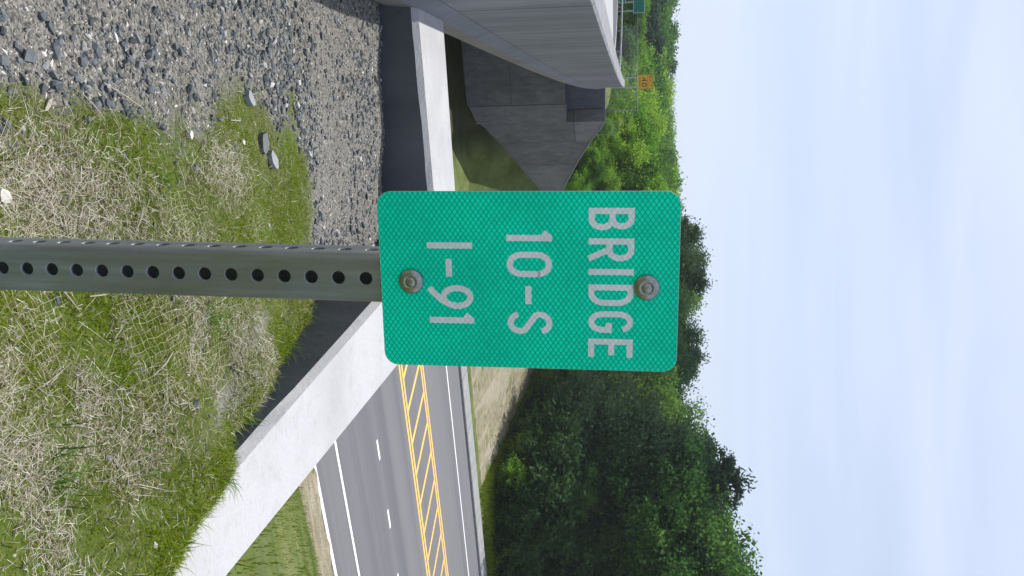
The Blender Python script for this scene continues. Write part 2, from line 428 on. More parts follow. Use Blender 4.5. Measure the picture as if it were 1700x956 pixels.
def empty(name, loc=(0, 0, 0)):
    o = bpy.data.objects.new(name, None); C.objects.link(o); o.location = loc; o.empty_display_size = 0.2; return o
def tag(o, label, cat, group=None):
    o['label'] = label; o['category'] = cat
    if group: o['group'] = group
    return o
def kind(o, k, label=None):
    o['kind'] = k
    if label: o['label'] = label
    return o
def Z(h): return EYE - h

# ------------------------------------------------------------------ layout of the place
RA = R(64.5)                               # bearing of the lower road, right of straight ahead
rd = np.array((math.sin(RA), math.cos(RA)))        # along the road
rn = np.array((-math.cos(RA), math.sin(RA)))       # across it, away from the eye
def DS(D, s): return rn * D + rd * s
# the overpass: its right-hand edge in plan
def edge_x(y): t = y - 5.74; return -1.9 - 0.2 * t - 0.0006 * t * t
hw = [(edge_x(y), y) for y in np.linspace(2.6, 46.0, 30)]
ang = math.atan(0.2 + 0.0012 * 40); px, py = hw[-1]
for i in range(60):
    ang += 2.5 / 105.0
    px -= math.sin(ang) * 2.5; py += math.cos(ang) * 2.5
    hw.append((px, py))
    if ang > 1.9: break
HW = np.array(hw)
_t = np.gradient(HW, axis=0); _t /= np.linalg.norm(_t, axis=1)[:, None]
HN = np.stack([_t[:, 1], -_t[:, 0]], 1)    # to the right
def hw_dist(P):
    """signed distance right of the highway's edge for points (N,2)"""
    out = np.full(len(P), 1e9); sg = np.ones(len(P))
    for i in range(len(HW) - 1):
        a, b = HW[i], HW[i + 1]; d = b - a
        t = np.clip(((P - a) @ d) / (d @ d), 0, 1)
        q = a + t[:, None] * d; v = P - q; r = np.hypot(v[:, 0], v[:, 1])
        m_ = r < out; out[m_] = r[m_]
        sg[m_] = np.sign(v[m_, 0] * d[1] - v[m_, 1] * d[0])
    return out * sg
# far abutment
CORN = np.array((-8.78, 40.25)); W0 = np.array((-8.18, 40.54))
wd = np.array((math.sin(R(30)), math.cos(R(30)))); wnrm = np.array((wd[1], -wd[0]))   # along wing, facing out
def smooth_noise(P, sc, seed):
    r = np.random.default_rng(seed); out = np.zeros(len(P))
    for k in range(6):
        a = r.uniform(0, 6.28); f = sc * r.uniform(0.6, 1.9); ph = r.uniform(0, 6.28)
        b = r.uniform(0, 6.28); f2 = sc * r.uniform(0.6, 1.9)
        out += np.sin((P[:, 0] * math.cos(a) + P[:, 1] * math.sin(a)) * f + ph + 1.3 * np.sin((P[:, 0] * math.cos(b) + P[:, 1] * math.sin(b)) * f2))
    return out / 6
def terrain_h(P):
    D = P @ rn
    h = np.full(len(P), 8.03)
    near = D < 16.8
    h[near] = np.clip(8.012 - 0.455 * (16.5 - D[near]), 1.78, 8.012)
    far = D > 35.5
    h[far] = np.clip(7.97 - 0.03 * (D[far] - 35.5), 7.0, 8.0)
    h += np.where(far | (D < 15.5), smooth_noise(P, 0.35, 3) * 0.08, 0)
    # fill of the highway beyond the far abutment
    e = hw_dist(P)
    fill = np.where(e > -30, 1.15 + np.maximum(0, e - 1.0) * 0.6, 1.15)
    fill = np.where(e < -26, 1.15 + np.clip((-26 - e) * 0.02, 0, 0.4), fill)
    rel = P - W0
    s = rel @ wd; F = rel @ wnrm
    stemF = -((P - CORN) @ rn)           # >0 in front of the stem
    hc = np.interp(s, [-1.2, 0, 0.73, 2.3, 5.72, 7.13], [8.03, 7.42, 7.0, 6.23, 4.79, 4.2])
    fr = np.minimum(8.06, hc + 0.5 * np.maximum(F, 0))
    back = np.minimum(8.06, np.maximum(fill, 1.2))
    in_wing = (s >= 0) & (s <= 7.13)
    hh = h.copy()
    fz = (D > 35.5)
    # along the wing
    k = fz & (s >= -1.2) & (s <= 7.13) & (F >= -0.4); hh[k] = np.minimum(hh[k], fr[k])
    k = fz & in_wing & (F < -0.4) & (stemF < -1.25); hh[k] = np.minimum(hh[k], back[k])
    # left of the wing: behind / before the stem
    k = fz & (s < 0) & (stemF < -1.2); hh[k] = np.minimum(hh[k], back[k])
    # beyond the wing's tip
    tip = W0 + wd * 7.13
    fw = -((P - tip) @ np.array((-0.24, 0.97)))
    k = fz & (s > 7.13)
    hh[k] = np.minimum(hh[k], np.maximum(back[k], np.where(fw[k] > 0, 4.2 + 0.5 * fw[k], 0)))
    # the land climbs gently far off so that the woods close the view
    far_d = np.hypot(P[:, 0], P[:, 1])
    hh = hh - np.clip((far_d - 110) * 0.035, 0, 6.0) * (D > 40)
    return hh
# woods edge beyond the lower road
WE = np.array([(-40, 110), (-6, 92), (6.8, 68.1), (9.2, 57.4), (10.35, 51.2), (10.93, 48.3), (13.0, 47.6), (16.8, 49.0), (30, 55.5), (80, 80), (150, 113)])

# ------------------------------------------------------------------ terrain sheet
def axis(segs):
    out = []
    for a, b, st in segs: out += list(np.arange(a, b - 1e-6, st))
    return np.array(out + [segs[-1][1]])
gx = axis([(-700, -100, 60), (-100, -30, 3), (-30, -14, 1.0), (-14, 2, 0.34), (2, 30, 0.7), (30, 100, 4), (100, 700, 60)])
gy = axis([(-200, -20, 20), (-20, 6, 1.0), (6, 36, 0.8), (36, 56, 0.34), (56, 90, 1.2), (90, 200, 5), (200, 900, 70)])
XX, YY = np.meshgrid(gx, gy)
P = np.stack([XX.ravel(), YY.ravel()], 1)
hh = terrain_h(P)
V = np.column_stack([P, EYE - hh])
nx, ny = len(gx), len(gy)
idx = np.arange(nx * ny).reshape(ny, nx)
F = np.stack([idx[:-1, :-1], idx[:-1, 1:], idx[1:, 1:], idx[1:, :-1]], -1).reshape(-1, 4)
me = mesh_np('ground', V, F, 'valley', True)
Dv = P @ rn
dry = np.zeros(len(P))
dry = np.where((Dv > 9.6) & (Dv < 16.9), 0.85, dry)                       # dry strip beside the shoulder
dry = np.where((Dv < 9.0), 0.1, dry)
dry = np.where((Dv > 36.2) & (P[:, 0] < 30) & (P[:, 0] > -14), 0.72, dry)   # bare, tracked bank
sd = np.interp(P[:, 0], WE[:, 0], WE[:, 1]) - P[:, 1]                        # distance before the wood
dry = np.where((sd < 4.5) & (Dv > 35) & (P[:, 0] > 3), 0.0, dry)
dry = np.where((P[:, 0] > 10.5) & (Dv > 36.0), 0.1, dry)
dry = np.where((Dv > 36.4) & (P[:, 0] < -2), 0.15, dry)
floor = np.where((sd < -1.5) & (Dv > 38) & (P[:, 0] > 2), 1.0, 0.0)
eb = hw_dist(P)
floor = np.where((Dv > 34.5) & (Dv < 44) & (eb < 3.2), np.clip((3.2 - eb) / 1.2, 0, 1) * .9, floor)      # bare earth under the bridge, darkened to paint in the deck's shade
dry = np.where((Dv > 35.2) & (P[:, 0] < -2), 0.05, dry)
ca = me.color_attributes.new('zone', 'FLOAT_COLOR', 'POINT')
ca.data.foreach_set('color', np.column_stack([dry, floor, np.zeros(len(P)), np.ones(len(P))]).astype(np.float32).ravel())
kind(link('ground', me), 'structure', 'grassy valley floor and banks around the lower road')

# ------------------------------------------------------------------ lower road and its markings
def strip(D0, D1, s0, s1, z, n=1, th=0.0):
    mb = MB(); rows = []
    for i in range(n + 1):
        s = s0 + (s1 - s0) * i / n
        a, b = DS(D0, s), DS(D1, s)
        rows.append([(a[0], a[1], z), (b[0], b[1], z)])
    mb.sweep(rows, closed=False)
    mb.f = [tuple(reversed(q)) for q in mb.f]
    return mb
road = kind(strip(16.60, 33.68, -140, 260, 0.0, 40).build('road', 'asphalt'), 'structure', 'grey two-way road passing under the bridge')
for D, w in ((16.74, 0.16), (18.26, 0.13), (31.38, 0.13)):
    strip(D - w / 2, D + w / 2, -140, 260, 0.004, 60).build('edge_line', 'white_paint', road)
for D in (24.76, 25.04, 27.42, 27.70):
    strip(D - 0.075, D + 0.075, -140, 260, 0.004, 60).build('yellow_line', 'yellow_paint', road)
dash = None
for k in range(-6, 26):
    s0 = 15.63 + 2.82 * k
    a, b = DS(21.47, s0), DS(21.47, s0 + 0.75)
    if dash is None:
        dash = strip(-0.065, 0.065, 0, 0.76, 0.004).mesh('lane_dash', 'white_paint')
    link('lane_dash', dash, road, (a[0], a[1], 0))
hatch = None
for k in range(-5, 40):
    s = 16.2 + 1.42 * k
    if hatch is None:
        mb = MB()
        q = [DS(2.20, -0.10), DS(2.20, 0.10), DS(0.0, 0.82), DS(0.0, 0.62)]
        mb.add([(p[0], p[1], 0.004) for p in q], [(0, 1, 2, 3)])
        hatch = mb.mesh('hatch_stripe', 'yellow_paint')
    a = DS(25.12, s)
    link('hatch_stripe', hatch, road, (a[0], a[1], 0))
# kerb: precast lengths on the far side
kerb = empty('kerb'); kind(kerb, 'structure', 'pale concrete kerb along the far side of the road')
prof = [(33.68, -0.2), (33.68, 0.10), (33.72, 0.13), (34.84, 0.15), (34.84, -0.2)]
kb = MB().sweep([[(*DS(p[0] - 33.68, s), p[1]) for p in prof] for s in (0.0, 2.97)])
kb.f = [tuple(reversed(q)) for q in kb.f]
kme = kb.mesh('kerb_stone', 'kerb')
for k in range(-10, 30):
    a = DS(33.68, k * 3.0); link('kerb_stone', kme, kerb, (a[0], a[1], 0))
kb = strip(33.7, 34.8, 90, 260, 0.13, 4); kb.build('kerb_run', 'kerb', kerb)

# ------------------------------------------------------------------ near retaining wall of the abutment
ht = 1.28
A0, A1 = np.array((-1.74, 4.97)), np.array((-1.99, 5.71))       # left end, near and far corner
N, Fc = np.array((-0.347, 5.53)), np.array((-0.009, 6.417))
nd = np.array((0.48, 2.88)) - np.array((0.06, 4.21)); nd /= np.linalg.norm(nd)
fd = np.array((0.92, 2.55)) - np.array((0.42, 4.58)); fd /= np.linalg.norm(fd)
N2 = N + nd * 9.0; F2 = Fc + fd * 10.0
def wall_rows():
    ch = 0.035
    def prof(n, f, extra=0.0):
        n, f = np.array(n), np.array(f); d = (f - n) / np.linalg.norm(f - n)
        a, b = n + d * ch, f - d * ch
        return [(n[0], n[1], Z(9.2)), (n[0], n[1], Z(ht + ch)), (a[0], a[1], Z(ht)), (b[0], b[1], Z(ht)), (f[0], f[1], Z(ht + ch)), (f[0], f[1], Z(9.2))]
    rows = [prof(A0, A1)]
    K = 14
    for i in range(1, K): rows.append(prof(A0 + (N - A0) * i / K, A1 + (Fc - A1) * i / K))
    rows.append(prof(N, Fc))
    K = 40
    for i in range(1, K + 1): rows.append(prof(N + (N2 - N) * i / K, Fc + (F2 - Fc) * i / K))
    # slightly rough cast arris
    r = random.Random(4)
    for i in range(1, len(rows) - 1):
        j = r.uniform(-0.004, 0.004)
        rows[i][1] = (rows[i][1][0], rows[i][1][1], rows[i][1][2] + j)
        rows[i][2] = (rows[i][2][0], rows[i][2][1], rows[i][2][2])
    return rows
wmb = MB().sweep(wall_rows())
wmb.f = [tuple(reversed(q)) for q in wmb.f]
nw = wmb.build('retaining_wall', 'wall')
nw.data.materials.append(M['wall_shade'])                          # earth side in darker concrete, its shade painted in
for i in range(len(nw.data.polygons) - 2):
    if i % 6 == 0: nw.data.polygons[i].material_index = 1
tag(nw, 'low pale concrete retaining wall bending behind the green sign, sunlit on top', 'wall')
# abutment seat under the near end of the bridge
mb = MB()
left = -rd * 14
q = [A0 - rd * 0.006, A1 - rd * 0.006, A1 + left, A0 + left]
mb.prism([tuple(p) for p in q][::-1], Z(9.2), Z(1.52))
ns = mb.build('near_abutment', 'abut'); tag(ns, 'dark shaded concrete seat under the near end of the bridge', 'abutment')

# ------------------------------------------------------------------ near embankment top
ctl = np.array([(-1.74, 4.97, 1.49), (-1.2, 5.15, 1.53), (-.64, 5.41, 1.60), (-.35, 5.5, 1.61), (.06, 4.21, 1.575), (.29, 3.45, 1.42), (.48, 2.88, 1.31),
                (.6, 2.45, 1.225), (.74, 2.02, 1.16), (.95, 1.3, 1.08), (1.2, 0.4, 1.0), (-.7, 2.0, 1.50), (0, 2.0, 1.48), (.35, 2.0, 1.37), (0, 3.5, 1.52), (-1, 3.5, 1.48),
                (.5, 1.2, 1.28), (0, .7, 1.48), (-1, 1, 1.5), (-2, 2, 1.5), (-3, 3.5, 1.5), (-2, -2, 1.5), (1.4, -2, 1.0), (-.3, 4.6, 1.57), (-1.0, 4.4, 1.51), (.25, 2.7, 1.42)])
def near_h(x, y):
    P_ = np.stack([x, y], 1)
    w = 1.0 / (((P_[:, None, :] - ctl[None, :, :2]) ** 2).sum(2) + 0.06) ** 1.7
    h = (w * ctl[:, 2]).sum(1) / w.sum(1)
    h += 0.012 * smooth_noise(P_, 5.0, 11) + 0.007 * smooth_noise(P_, 14.0, 12)
    s = wall_s(P_)
    return h + 0.85 * np.maximum(0, s - 0.0) + 0.10 * np.clip(0.06 + s, 0, 0.06) / 0.06 * (h > 1.3)
def wall_s(P_):
    """how far inside the wall: positive beyond its near face"""
    lw = (N - A0) / np.linalg.norm(N - A0); ln = np.array((-lw[1], lw[0]))
    rr = np.array((-nd[1], nd[0]))                      # to the right of the right-hand length
    s1 = (P_ - A0) @ ln
    s2 = (P_ - N) @ rr
    return np.maximum(s1, s2)
gx2 = np.arange(-4.0, 2.6, 0.04); gy2 = np.arange(-2.4, 5.9, 0.04)
XX, YY = np.meshgrid(gx2, gy2); P2 = np.stack([XX.ravel(), YY.ravel()], 1)
h2 = near_h(P2[:, 0], P2[:, 1]); s2 = wall_s(P2)
nx, ny = len(gx2), len(gy2); idx = np.arange(nx * ny).reshape(ny, nx)
F = np.stack([idx[:-1, :-1], idx[:-1, 1:], idx[1:, 1:], idx[1:, :-1]], -1).reshape(-1, 4)
F = F[(s2[F].max(1) < 0.30)]
# gravel / turf / bare soil zones
def zone_gravel(P_):
    xb = np.interp(P_[:, 1], [0, 1.84, 2.1, 2.5, 3.1, 3.5, 3.8], [-.40, -.44, -.47, -.60, -.74, -.72, -.62])
    n = smooth_noise(P_, 6.0, 21) * 0.16 + smooth_noise(P_, 17.0, 22) * 0.10 + smooth_noise(P_, 45.0, 23) * 0.05
    g = (xb - P_[:, 0] + n) / 0.12 + 0.5
    yb = np.interp(P_[:, 0], [-.8, -.5, -.25, 0.0, .15], [3.45, 3.85, 3.95, 4.2, 4.5])
    g2 = (P_[:, 1] - yb + n) / 0.14 + 0.5
    return np.clip(np.maximum(g, g2), 0, 1)
def zone_bare(P_):
    # pale trampled soil: strip before the wall, and a bare patch in the turf beside it
    a = np.exp(-((P_[:, 1] - (4.15 + 0.1 * P_[:, 0])) / 0.22) ** 2) * (P_[:, 0] < 0.0)
    cx, cy = 0.40, 2.66
    u = (P_ - np.array((cx, cy))); al = u @ nd; ac = u @ np.array((-nd[1], nd[0]))
    b = np.exp(-(ac / 0.035) ** 2 - (al / 0.16) ** 2)
    u = (P_ - np.array((0.15, 3.06))); al = u @ nd; ac = u @ np.array((-nd[1], nd[0]))
    c_ = np.exp(-(ac / 0.035) ** 2 - (al / 0.22) ** 2)
    n = 0.6 + 0.6 * smooth_noise(P_, 20, 31)
    return np.clip(np.maximum(np.maximum(a * 0.9, b * 1.3), c_) * n, 0, 1)
me = mesh_np('embankment_top', np.column_stack([P2, EYE - h2]), F, 'soil', True)
ca = me.color_attributes.new('zone', 'FLOAT_COLOR', 'POINT')
ca.data.foreach_set('color', np.column_stack([zone_gravel(P2), zone_bare(P2), np.zeros(len(P2)), np.ones(len(P2))]).astype(np.float32).ravel())
kind(link('embankment_top', me), 'structure', 'gravel and turf bank in front of the low wall')

# ------------------------------------------------------------------ the bridge
def offs(y, d):
    """point at along-position y, d metres right of the parapet face"""
    k = 0.2 + 0.0012 * (y - 5.74); L = math.hypot(1, k)
    return (edge_x(y) + d / L, y + d * k / L)
bridge = empty('overpass_bridge', (0, 0, 0))
tag(bridge, 'grey concrete overpass bridge crossing above the road at the left', 'bridge')
YEND = 40.9
def brun(name, y0, y1, prof, mat, n=None, parent=bridge):
    """prof: list of (offset right, drop below the eye), clockwise seen from the near end"""
    n = n or max(1, int((y1 - y0) / 2))
    rows = []
    for i in range(n + 1):
        y = y0 + (y1 - y0) * i / n
        rows.append([(*offs(y, d), Z(h)) for d, h in prof])
    return MB().sweep(rows).build(name, mat, parent)
parapet_prof = [(0, 1.15), (0, 0.245), (-0.02, 0.225), (-0.31, 0.225), (-0.33, 0.245), (-0.42, 0.80), (-0.42, 1.07), (-0.42, 1.15)]
cuts = [2.6, 5.62, 9.9, 14.8, 20.2, 26.0, 32.0, 38.0, YEND]
for a, b in zip(cuts[:-1], cuts[1:]):
    brun('parapet_panel', a + 0.012, b - 0.012, parapet_prof, 'bridge')
brun('parapet_core', 2.6, YEND - 0.05, [(-0.012, 1.14), (-0.012, 0.27), (-0.30, 0.27), (-0.30, 1.14)], 'ledge')
brun('deck_ledge', 2.6, YEND, [(0.05, 1.285), (0.04, 1.26), (0.004, 1.153), (-0.6, 1.153), (-0.6, 1.285)], 'ledge')
brun('fascia_beam', 2.6, YEND + 0.1, [(0.045, 1.288), (0.03, 1.47), (0.02, 1.48), (-0.55, 1.48), (-0.55, 1.288)], 'girder')
brun('deck', 2.6, YEND + 1.0, [(-0.425, 1.07), (-13.0, 1.07), (-13.0, 1.40), (-0.425, 1.40)], 'deck')
for k in range(5):
    d = -1.6 - 2.6 * k
    brun('girder', 6.4, YEND + 0.2, [(d + 0.25, 1.40), (d - 0.25, 1.40), (d - 0.25, 2.75), (d + 0.25, 2.75)], 'girder')
brun('far_parapet', 2.6, YEND, [(-13.0, 1.3), (-13.0, 0.23), (-13.3, 0.23), (-13.3, 1.3)], 'bridge')

# far abutment: stem, seat, backwall and the flared wing wall in pour lifts
ab = empty('far_abutment', (CORN[0], CORN[1], 0)); tag(ab, 'shaded concrete abutment with tapering wing wall at the far end of the bridge', 'abutment')
def P3(p): return (p[0] - CORN[0], p[1] - CORN[1])
def aprism(name, q, z0, z1, mat):
    q = [P3(p) for p in q]
    area = sum(q[i][0] * q[(i + 1) % len(q)][1] - q[(i + 1) % len(q)][0] * q[i][1] for i in range(len(q)))
    if area < 0:
        q = q[::-1]
        z0 = z0[::-1] if hasattr(z0, '__len__') else z0
        z1 = z1[::-1] if hasattr(z1, '__len__') else z1
    return MB().prism(q, z0, z1).build(name, mat, ab)
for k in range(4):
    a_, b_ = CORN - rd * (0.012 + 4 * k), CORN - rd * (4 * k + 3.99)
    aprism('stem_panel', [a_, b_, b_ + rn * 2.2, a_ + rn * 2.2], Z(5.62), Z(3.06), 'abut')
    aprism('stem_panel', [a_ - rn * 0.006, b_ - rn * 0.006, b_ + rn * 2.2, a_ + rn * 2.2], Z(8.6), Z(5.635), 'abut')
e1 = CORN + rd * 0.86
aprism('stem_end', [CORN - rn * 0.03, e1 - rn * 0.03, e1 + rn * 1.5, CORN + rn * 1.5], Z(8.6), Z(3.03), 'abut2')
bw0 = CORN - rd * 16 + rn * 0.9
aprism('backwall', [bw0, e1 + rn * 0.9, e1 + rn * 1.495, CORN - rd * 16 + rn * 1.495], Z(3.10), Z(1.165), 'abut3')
# wing wall lifts
wing_s = [0.0, 0.39, 1.57, 3.2, 5.69, 7.3]; wing_top = [1.17, 1.18, 1.83, 2.6, 3.58, 4.25]
def wing_panel(s0, s1, lo, hi, mat, out=0.0):
    ss = [s0] + [s for s in wing_s if s0 < s < s1] + [s1]
    f = [W0 + wd * s + wnrm * out + rn * 0.02 for s in ss]; b = [W0 + wd * s - wnrm * 0.75 + rn * 0.02 for s in ss]
    top = [max(np.interp(s, wing_s, wing_top), hi) for s in ss]
    q = f + b[::-1]
    return aprism('wing_panel', q, [Z(lo)] * len(q), [Z(t) for t in top + top[::-1]], mat)
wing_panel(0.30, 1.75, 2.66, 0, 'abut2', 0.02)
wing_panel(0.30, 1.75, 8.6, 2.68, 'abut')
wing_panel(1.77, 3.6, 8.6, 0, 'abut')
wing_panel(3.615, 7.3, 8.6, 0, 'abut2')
# sunlit coping on wing
rows = []
for s in np.linspace(0.3, 7.3, 16):
    t = np.interp(s, wing_s, wing_top)
    f, b = W0 + wd * s + wnrm * 0.035, W0 + wd * s - wnrm * 0.75
    f, b = P3(f), P3(b)
    rows.append([(f[0], f[1], Z(t) + 0.005), (f[0], f[1], Z(t) + 0.045), (b[0], b[1], Z(t) + 0.045), (b[0], b[1], Z(t) + 0.005)])
MB().sweep(rows).build('coping', 'wall', ab)

# ------------------------------------------------------------------ highway beyond the bridge
def hw_strip(name, i0, i1, d0, d1, h, mat):
    rows = []
    for i in range(i0, i1):
        a, b = HW[i] + HN[i] * d0, HW[i] + HN[i] * d1
        rows.append([(a[0], a[1], Z(h)), (b[0], b[1], Z(h))])
    mb = MB().sweep(rows, closed=False)
    return mb
i_end = int(np.argmin(abs(HW[:, 1] - YEND)))
i_slab = int(np.argmin(abs(HW[:, 1] - 57)))
nH = len(HW)
kind(hw_strip('a', i_end, i_slab + 1, -13.0, -0.35, 1.085, 'deck').build('approach_slab', 'deck'), 'structure', 'pale concrete approach slab beyond the bridge')
hwy = kind(hw_strip('a', i_slab, nH, -13.0, 0.6, 1.09, 'asphalt2').build('highway', 'asphalt2'), 'structure', 'dark asphalt highway curving away to the left beyond the bridge')
hw_strip('a', i_slab, nH, -0.65, -0.45, 1.08, 'white_paint').build('edge_line', 'white_paint', hwy)
# low guard rail along the outside of the curve
gr = empty('guard_rail', (HW[i_end + 2][0], HW[i_end + 2][1], 0)); tag(gr, 'pale galvanized guard rail following the highway curve beyond the bridge', 'guard rail')
o = HW[i_end + 2]
rows = []
for i in range(i_end + 6, min(nH, i_end + 32)):
    p = HW[i] + HN[i] * 0.15 - o; n_ = HN[i]
    rows.append([(p[0] - n_[0] * dd, p[1] - n_[1] * dd, Z(hh_)) for dd, hh_ in ((0, .62), (.04, .64), (.04, .66), (0, .68), (.04, .70), (.04, .72), (0, .74), (-.03, .74), (-.03, .62))])
MB().sweep(rows).build('rail_beam', 'zinc', gr)
pm = MB().box(-.06, .06, -.06, .06, Z(1.2), Z(.66)).mesh('rail_post', 'galv')
for i in range(i_end + 6, min(nH, i_end + 32), 3):
    p = HW[i] + HN[i] * 0.25 - o
    link('rail_post', pm, gr, (p[0], p[1], 0))

# ------------------------------------------------------------------ trees
def leaf_quads(cent, size, r, up_bias=0.0, asp=0.6):
    """one small quad per centre, randomly turned"""
    n = len(cent)
    a = r.normal(size=(n, 3)); a[:, 2] *= (1 - up_bias); a /= np.linalg.norm(a, axis=1)[:, None]
    b = r.normal(size=(n, 3)); b -= (b * a).sum(1)[:, None] * a; b /= np.linalg.norm(b, axis=1)[:, None]
    sz = size * r.uniform(0.6, 1.3, n)[:, None]
    a *= sz; b *= sz * asp
    v = np.stack([cent - a, cent + b * 0.9, cent + a, cent - b], 1).reshape(-1, 3)
    f = np.arange(4 * n).reshape(-1, 4)
    return v, f
def make_deciduous(name, seed, H, Rr, leaves, base, leafmat, size=0.20):
    r = np.random.default_rng(seed); rr = random.Random(seed)
    mb = MB()
    lean = (rr.uniform(-.4, .4), rr.uniform(-.4, .4))
    tp = [(lean[0] * t * t + rr.uniform(-.08, .08) * (t > 0), lean[1] * t * t, H * 0.86 * t) for t in (0, .15, .35, .55, .75, 1)]
    mb.tube(tp, [H * k for k in (.017, .013, .011, .008, .005, .002)], 7)
    clumps = []
    nb = 32
    for i in range(nb):
        t = base + (0.97 - base) * (i + rr.random()) / nb
        z0 = H * 0.86 * t; x0 = lean[0] * t * t; y0 = lean[1] * t * t
        az = i * 2.4 + rr.uniform(-.5, .5)
        shape = math.sin(math.pi * min(1, max(0.06, (t - base + .10) / (1.12 - base)))) ** 0.65
        L = Rr * shape * rr.uniform(.65, 1.15)
        rise = L * rr.uniform(.25, .75)
        p1 = (x0 + math.cos(az) * L * .5, y0 + math.sin(az) * L * .5, z0 + rise * .35)
        p2 = (x0 + math.cos(az + .2) * L, y0 + math.sin(az + .2) * L, z0 + rise)
        mb.tube([(x0, y0, z0), p1, p2], [H * .0055 * (1.2 - t), H * .004 * (1.2 - t), .012], 5)
        for k in range(6):
            q = rr.uniform(.30, 1.10)
            c = [(1 - q) * p1[j] + q * p2[j] for j in range(3)] if q > .5 else [x0 + (p1[0] - x0) * 2 * q, y0 + (p1[1] - y0) * 2 * q, z0 + (p1[2] - z0) * 2 * q]
            sp = Rr * .20
            c = (c[0] + rr.gauss(0, sp), c[1] + rr.gauss(0, sp), c[2] + rr.gauss(0, sp * .8))
            clumps.append((c, Rr * rr.uniform(.10, .22)))
    for k in range(6):
        clumps.append(((lean[0] + rr.gauss(0, .4), lean[1] + rr.gauss(0, .4), H * rr.uniform(.86, 1.0)), Rr * rr.uniform(.10, .18)))
    wts = np.array([c[1] ** 2 for c in clumps]); wts /= wts.sum()
    k = r.choice(len(clumps), leaves, p=wts)
    cc = np.array([clumps[i][0] for i in k]); rad = np.array([clumps[i][1] for i in k])
    d = r.normal(size=(leaves, 3))
    cent = cc + d * (rad * .62)[:, None] * np.array((1.15, 1.15, .75))
    v, f = leaf_quads(cent, size, r)
    return (mb.mesh(name + '_trunk', 'bark', True), mesh_np(name + '_crown', v, f, leafmat))
def make_pine(name, seed, H, Rr, leafmat, size=0.24, dens=1.0, first=.16):
    r = np.random.default_rng(seed); rr = random.Random(seed)
    mb = MB()
    mb.tube([(0, 0, 0), (.05, 0, H * .3), (.08, .05, H * .65), (.05, .05, H * .97)], [H * .015, H * .012, H * .007, .015], 7)
    cents = []
    z = H * first
    while z < H * .985:
        t = z / H
        env = Rr * (min(1, (1 - t) * 1.55 + .10)) ** .8 * (0.65 + .35 * min(1, (t - first) / .2 + .3))
        for k in range(rr.randint(4, 6)):
            az = rr.uniform(0, 6.283); L = env * rr.uniform(.55, 1.2)
            rise = L * (rr.uniform(-.05, .25) + .35 * t)
            pts = [(.06, .03, z), (math.cos(az) * L * .5, math.sin(az) * L * .5, z + rise * .3), (math.cos(az) * L, math.sin(az) * L, z + rise)]
            mb.tube(pts, [.045 * (1.3 - t), .03 * (1.3 - t), .01], 4)
            n = int((14 + L * 26) * dens)
            q = r.uniform(.22, 1.05, n)
            base = np.where(q[:, None] < .5, np.array(pts[0]) + (np.array(pts[1]) - np.array(pts[0])) * (q * 2)[:, None], np.array(pts[1]) + (np.array(pts[2]) - np.array(pts[1])) * (q * 2 - 1)[:, None])
            w = L * .26 * np.sin(np.clip(q, .1, 1) * 2.6)[:, None] + .08
            off = r.normal(size=(n, 3)) * w * np.array((1, 1, .35))
            cents.append(base + off + np.array((0, 0, .06)))
        z += H * rr.uniform(.028, .045)
    top = np.array((.05, .05, H)) + r.normal(size=(260, 3)) * np.array((.36, .36, .50)) - np.array((0, 0, .6)); cents.append(top)
    cent = np.concatenate(cents)
    # two crossed narrow tufts per centre, needles pointing outward and up
    out = cent * np.array((1, 1, 0)); L_ = np.linalg.norm(out, axis=1)[:, None] + 1e-3
    dirv = out / L_ * .6 + r.normal(size=cent.shape) * .55 + np.array((0, 0, .45)); dirv /= np.linalg.norm(dirv, axis=1)[:, None]
    vs_, fs_ = [], []
    for j in range(2):
        b = r.normal(size=cent.shape); b -= (b * dirv).sum(1)[:, None] * dirv; b /= np.linalg.norm(b, axis=1)[:, None]
        sz = size * r.uniform(.6, 1.3, len(cent))[:, None]
        a = dirv * sz; b = b * sz * .34
        v = np.stack([cent - a * .8, cent + b, cent + a * 1.1, cent - b], 1).reshape(-1, 3)
        vs_.append(v); fs_.append(np.arange(4 * len(cent)).reshape(-1, 4) + j * 4 * len(cent))
    return (mb.mesh(name + '_trunk', 'bark', True), mesh_np(name + '_crown', np.concatenate(vs_), np.concatenate(fs_), leafmat))
PROTO = {
    'oak': (make_deciduous('oak', 1, 14, 4.6, 34000, .18, 'leaf', .12), 14),
    'maple': (make_deciduous('maple', 2, 13, 4.2, 34000, .12, 'leaf', .115), 13),
    'bright': (make_deciduous('bright', 3, 11, 4.0, 30000, .08, 'leaf_bright', .12), 11),
    'bright2': (make_deciduous('bright2', 8, 10, 3.6, 30000, .06, 'leaf_bright', .12), 10),
    'dark': (make_deciduous('dark', 4, 14, 4.4, 34000, .10, 'leaf_dark', .12), 14),
    'pine': (make_pine('pine', 5, 16, 4.4, 'needle', .18, 2.4), 16),
    'pine2': (make_pine('pine2', 6, 15, 4.8, 'needle', .18, 2.4), 15),
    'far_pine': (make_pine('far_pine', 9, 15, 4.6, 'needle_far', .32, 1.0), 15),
    'far_broad': (make_deciduous('far_broad', 10, 12, 4.8, 20000, .10, 'leaf', .2), 12),
    'shrub': (make_deciduous('shrub', 7, 4, 2.1, 7000, .05, 'leaf_bright', .13), 4),
    'shrub_dark': (make_deciduous('shrub_dark', 12, 4, 2.2, 7000, .04, 'leaf_dark', .14), 4),
}
def ground_z(x, y): return EYE - float(terrain_h(np.array([[x, y]]))[0])
rt = random.Random(21)
TREES = []
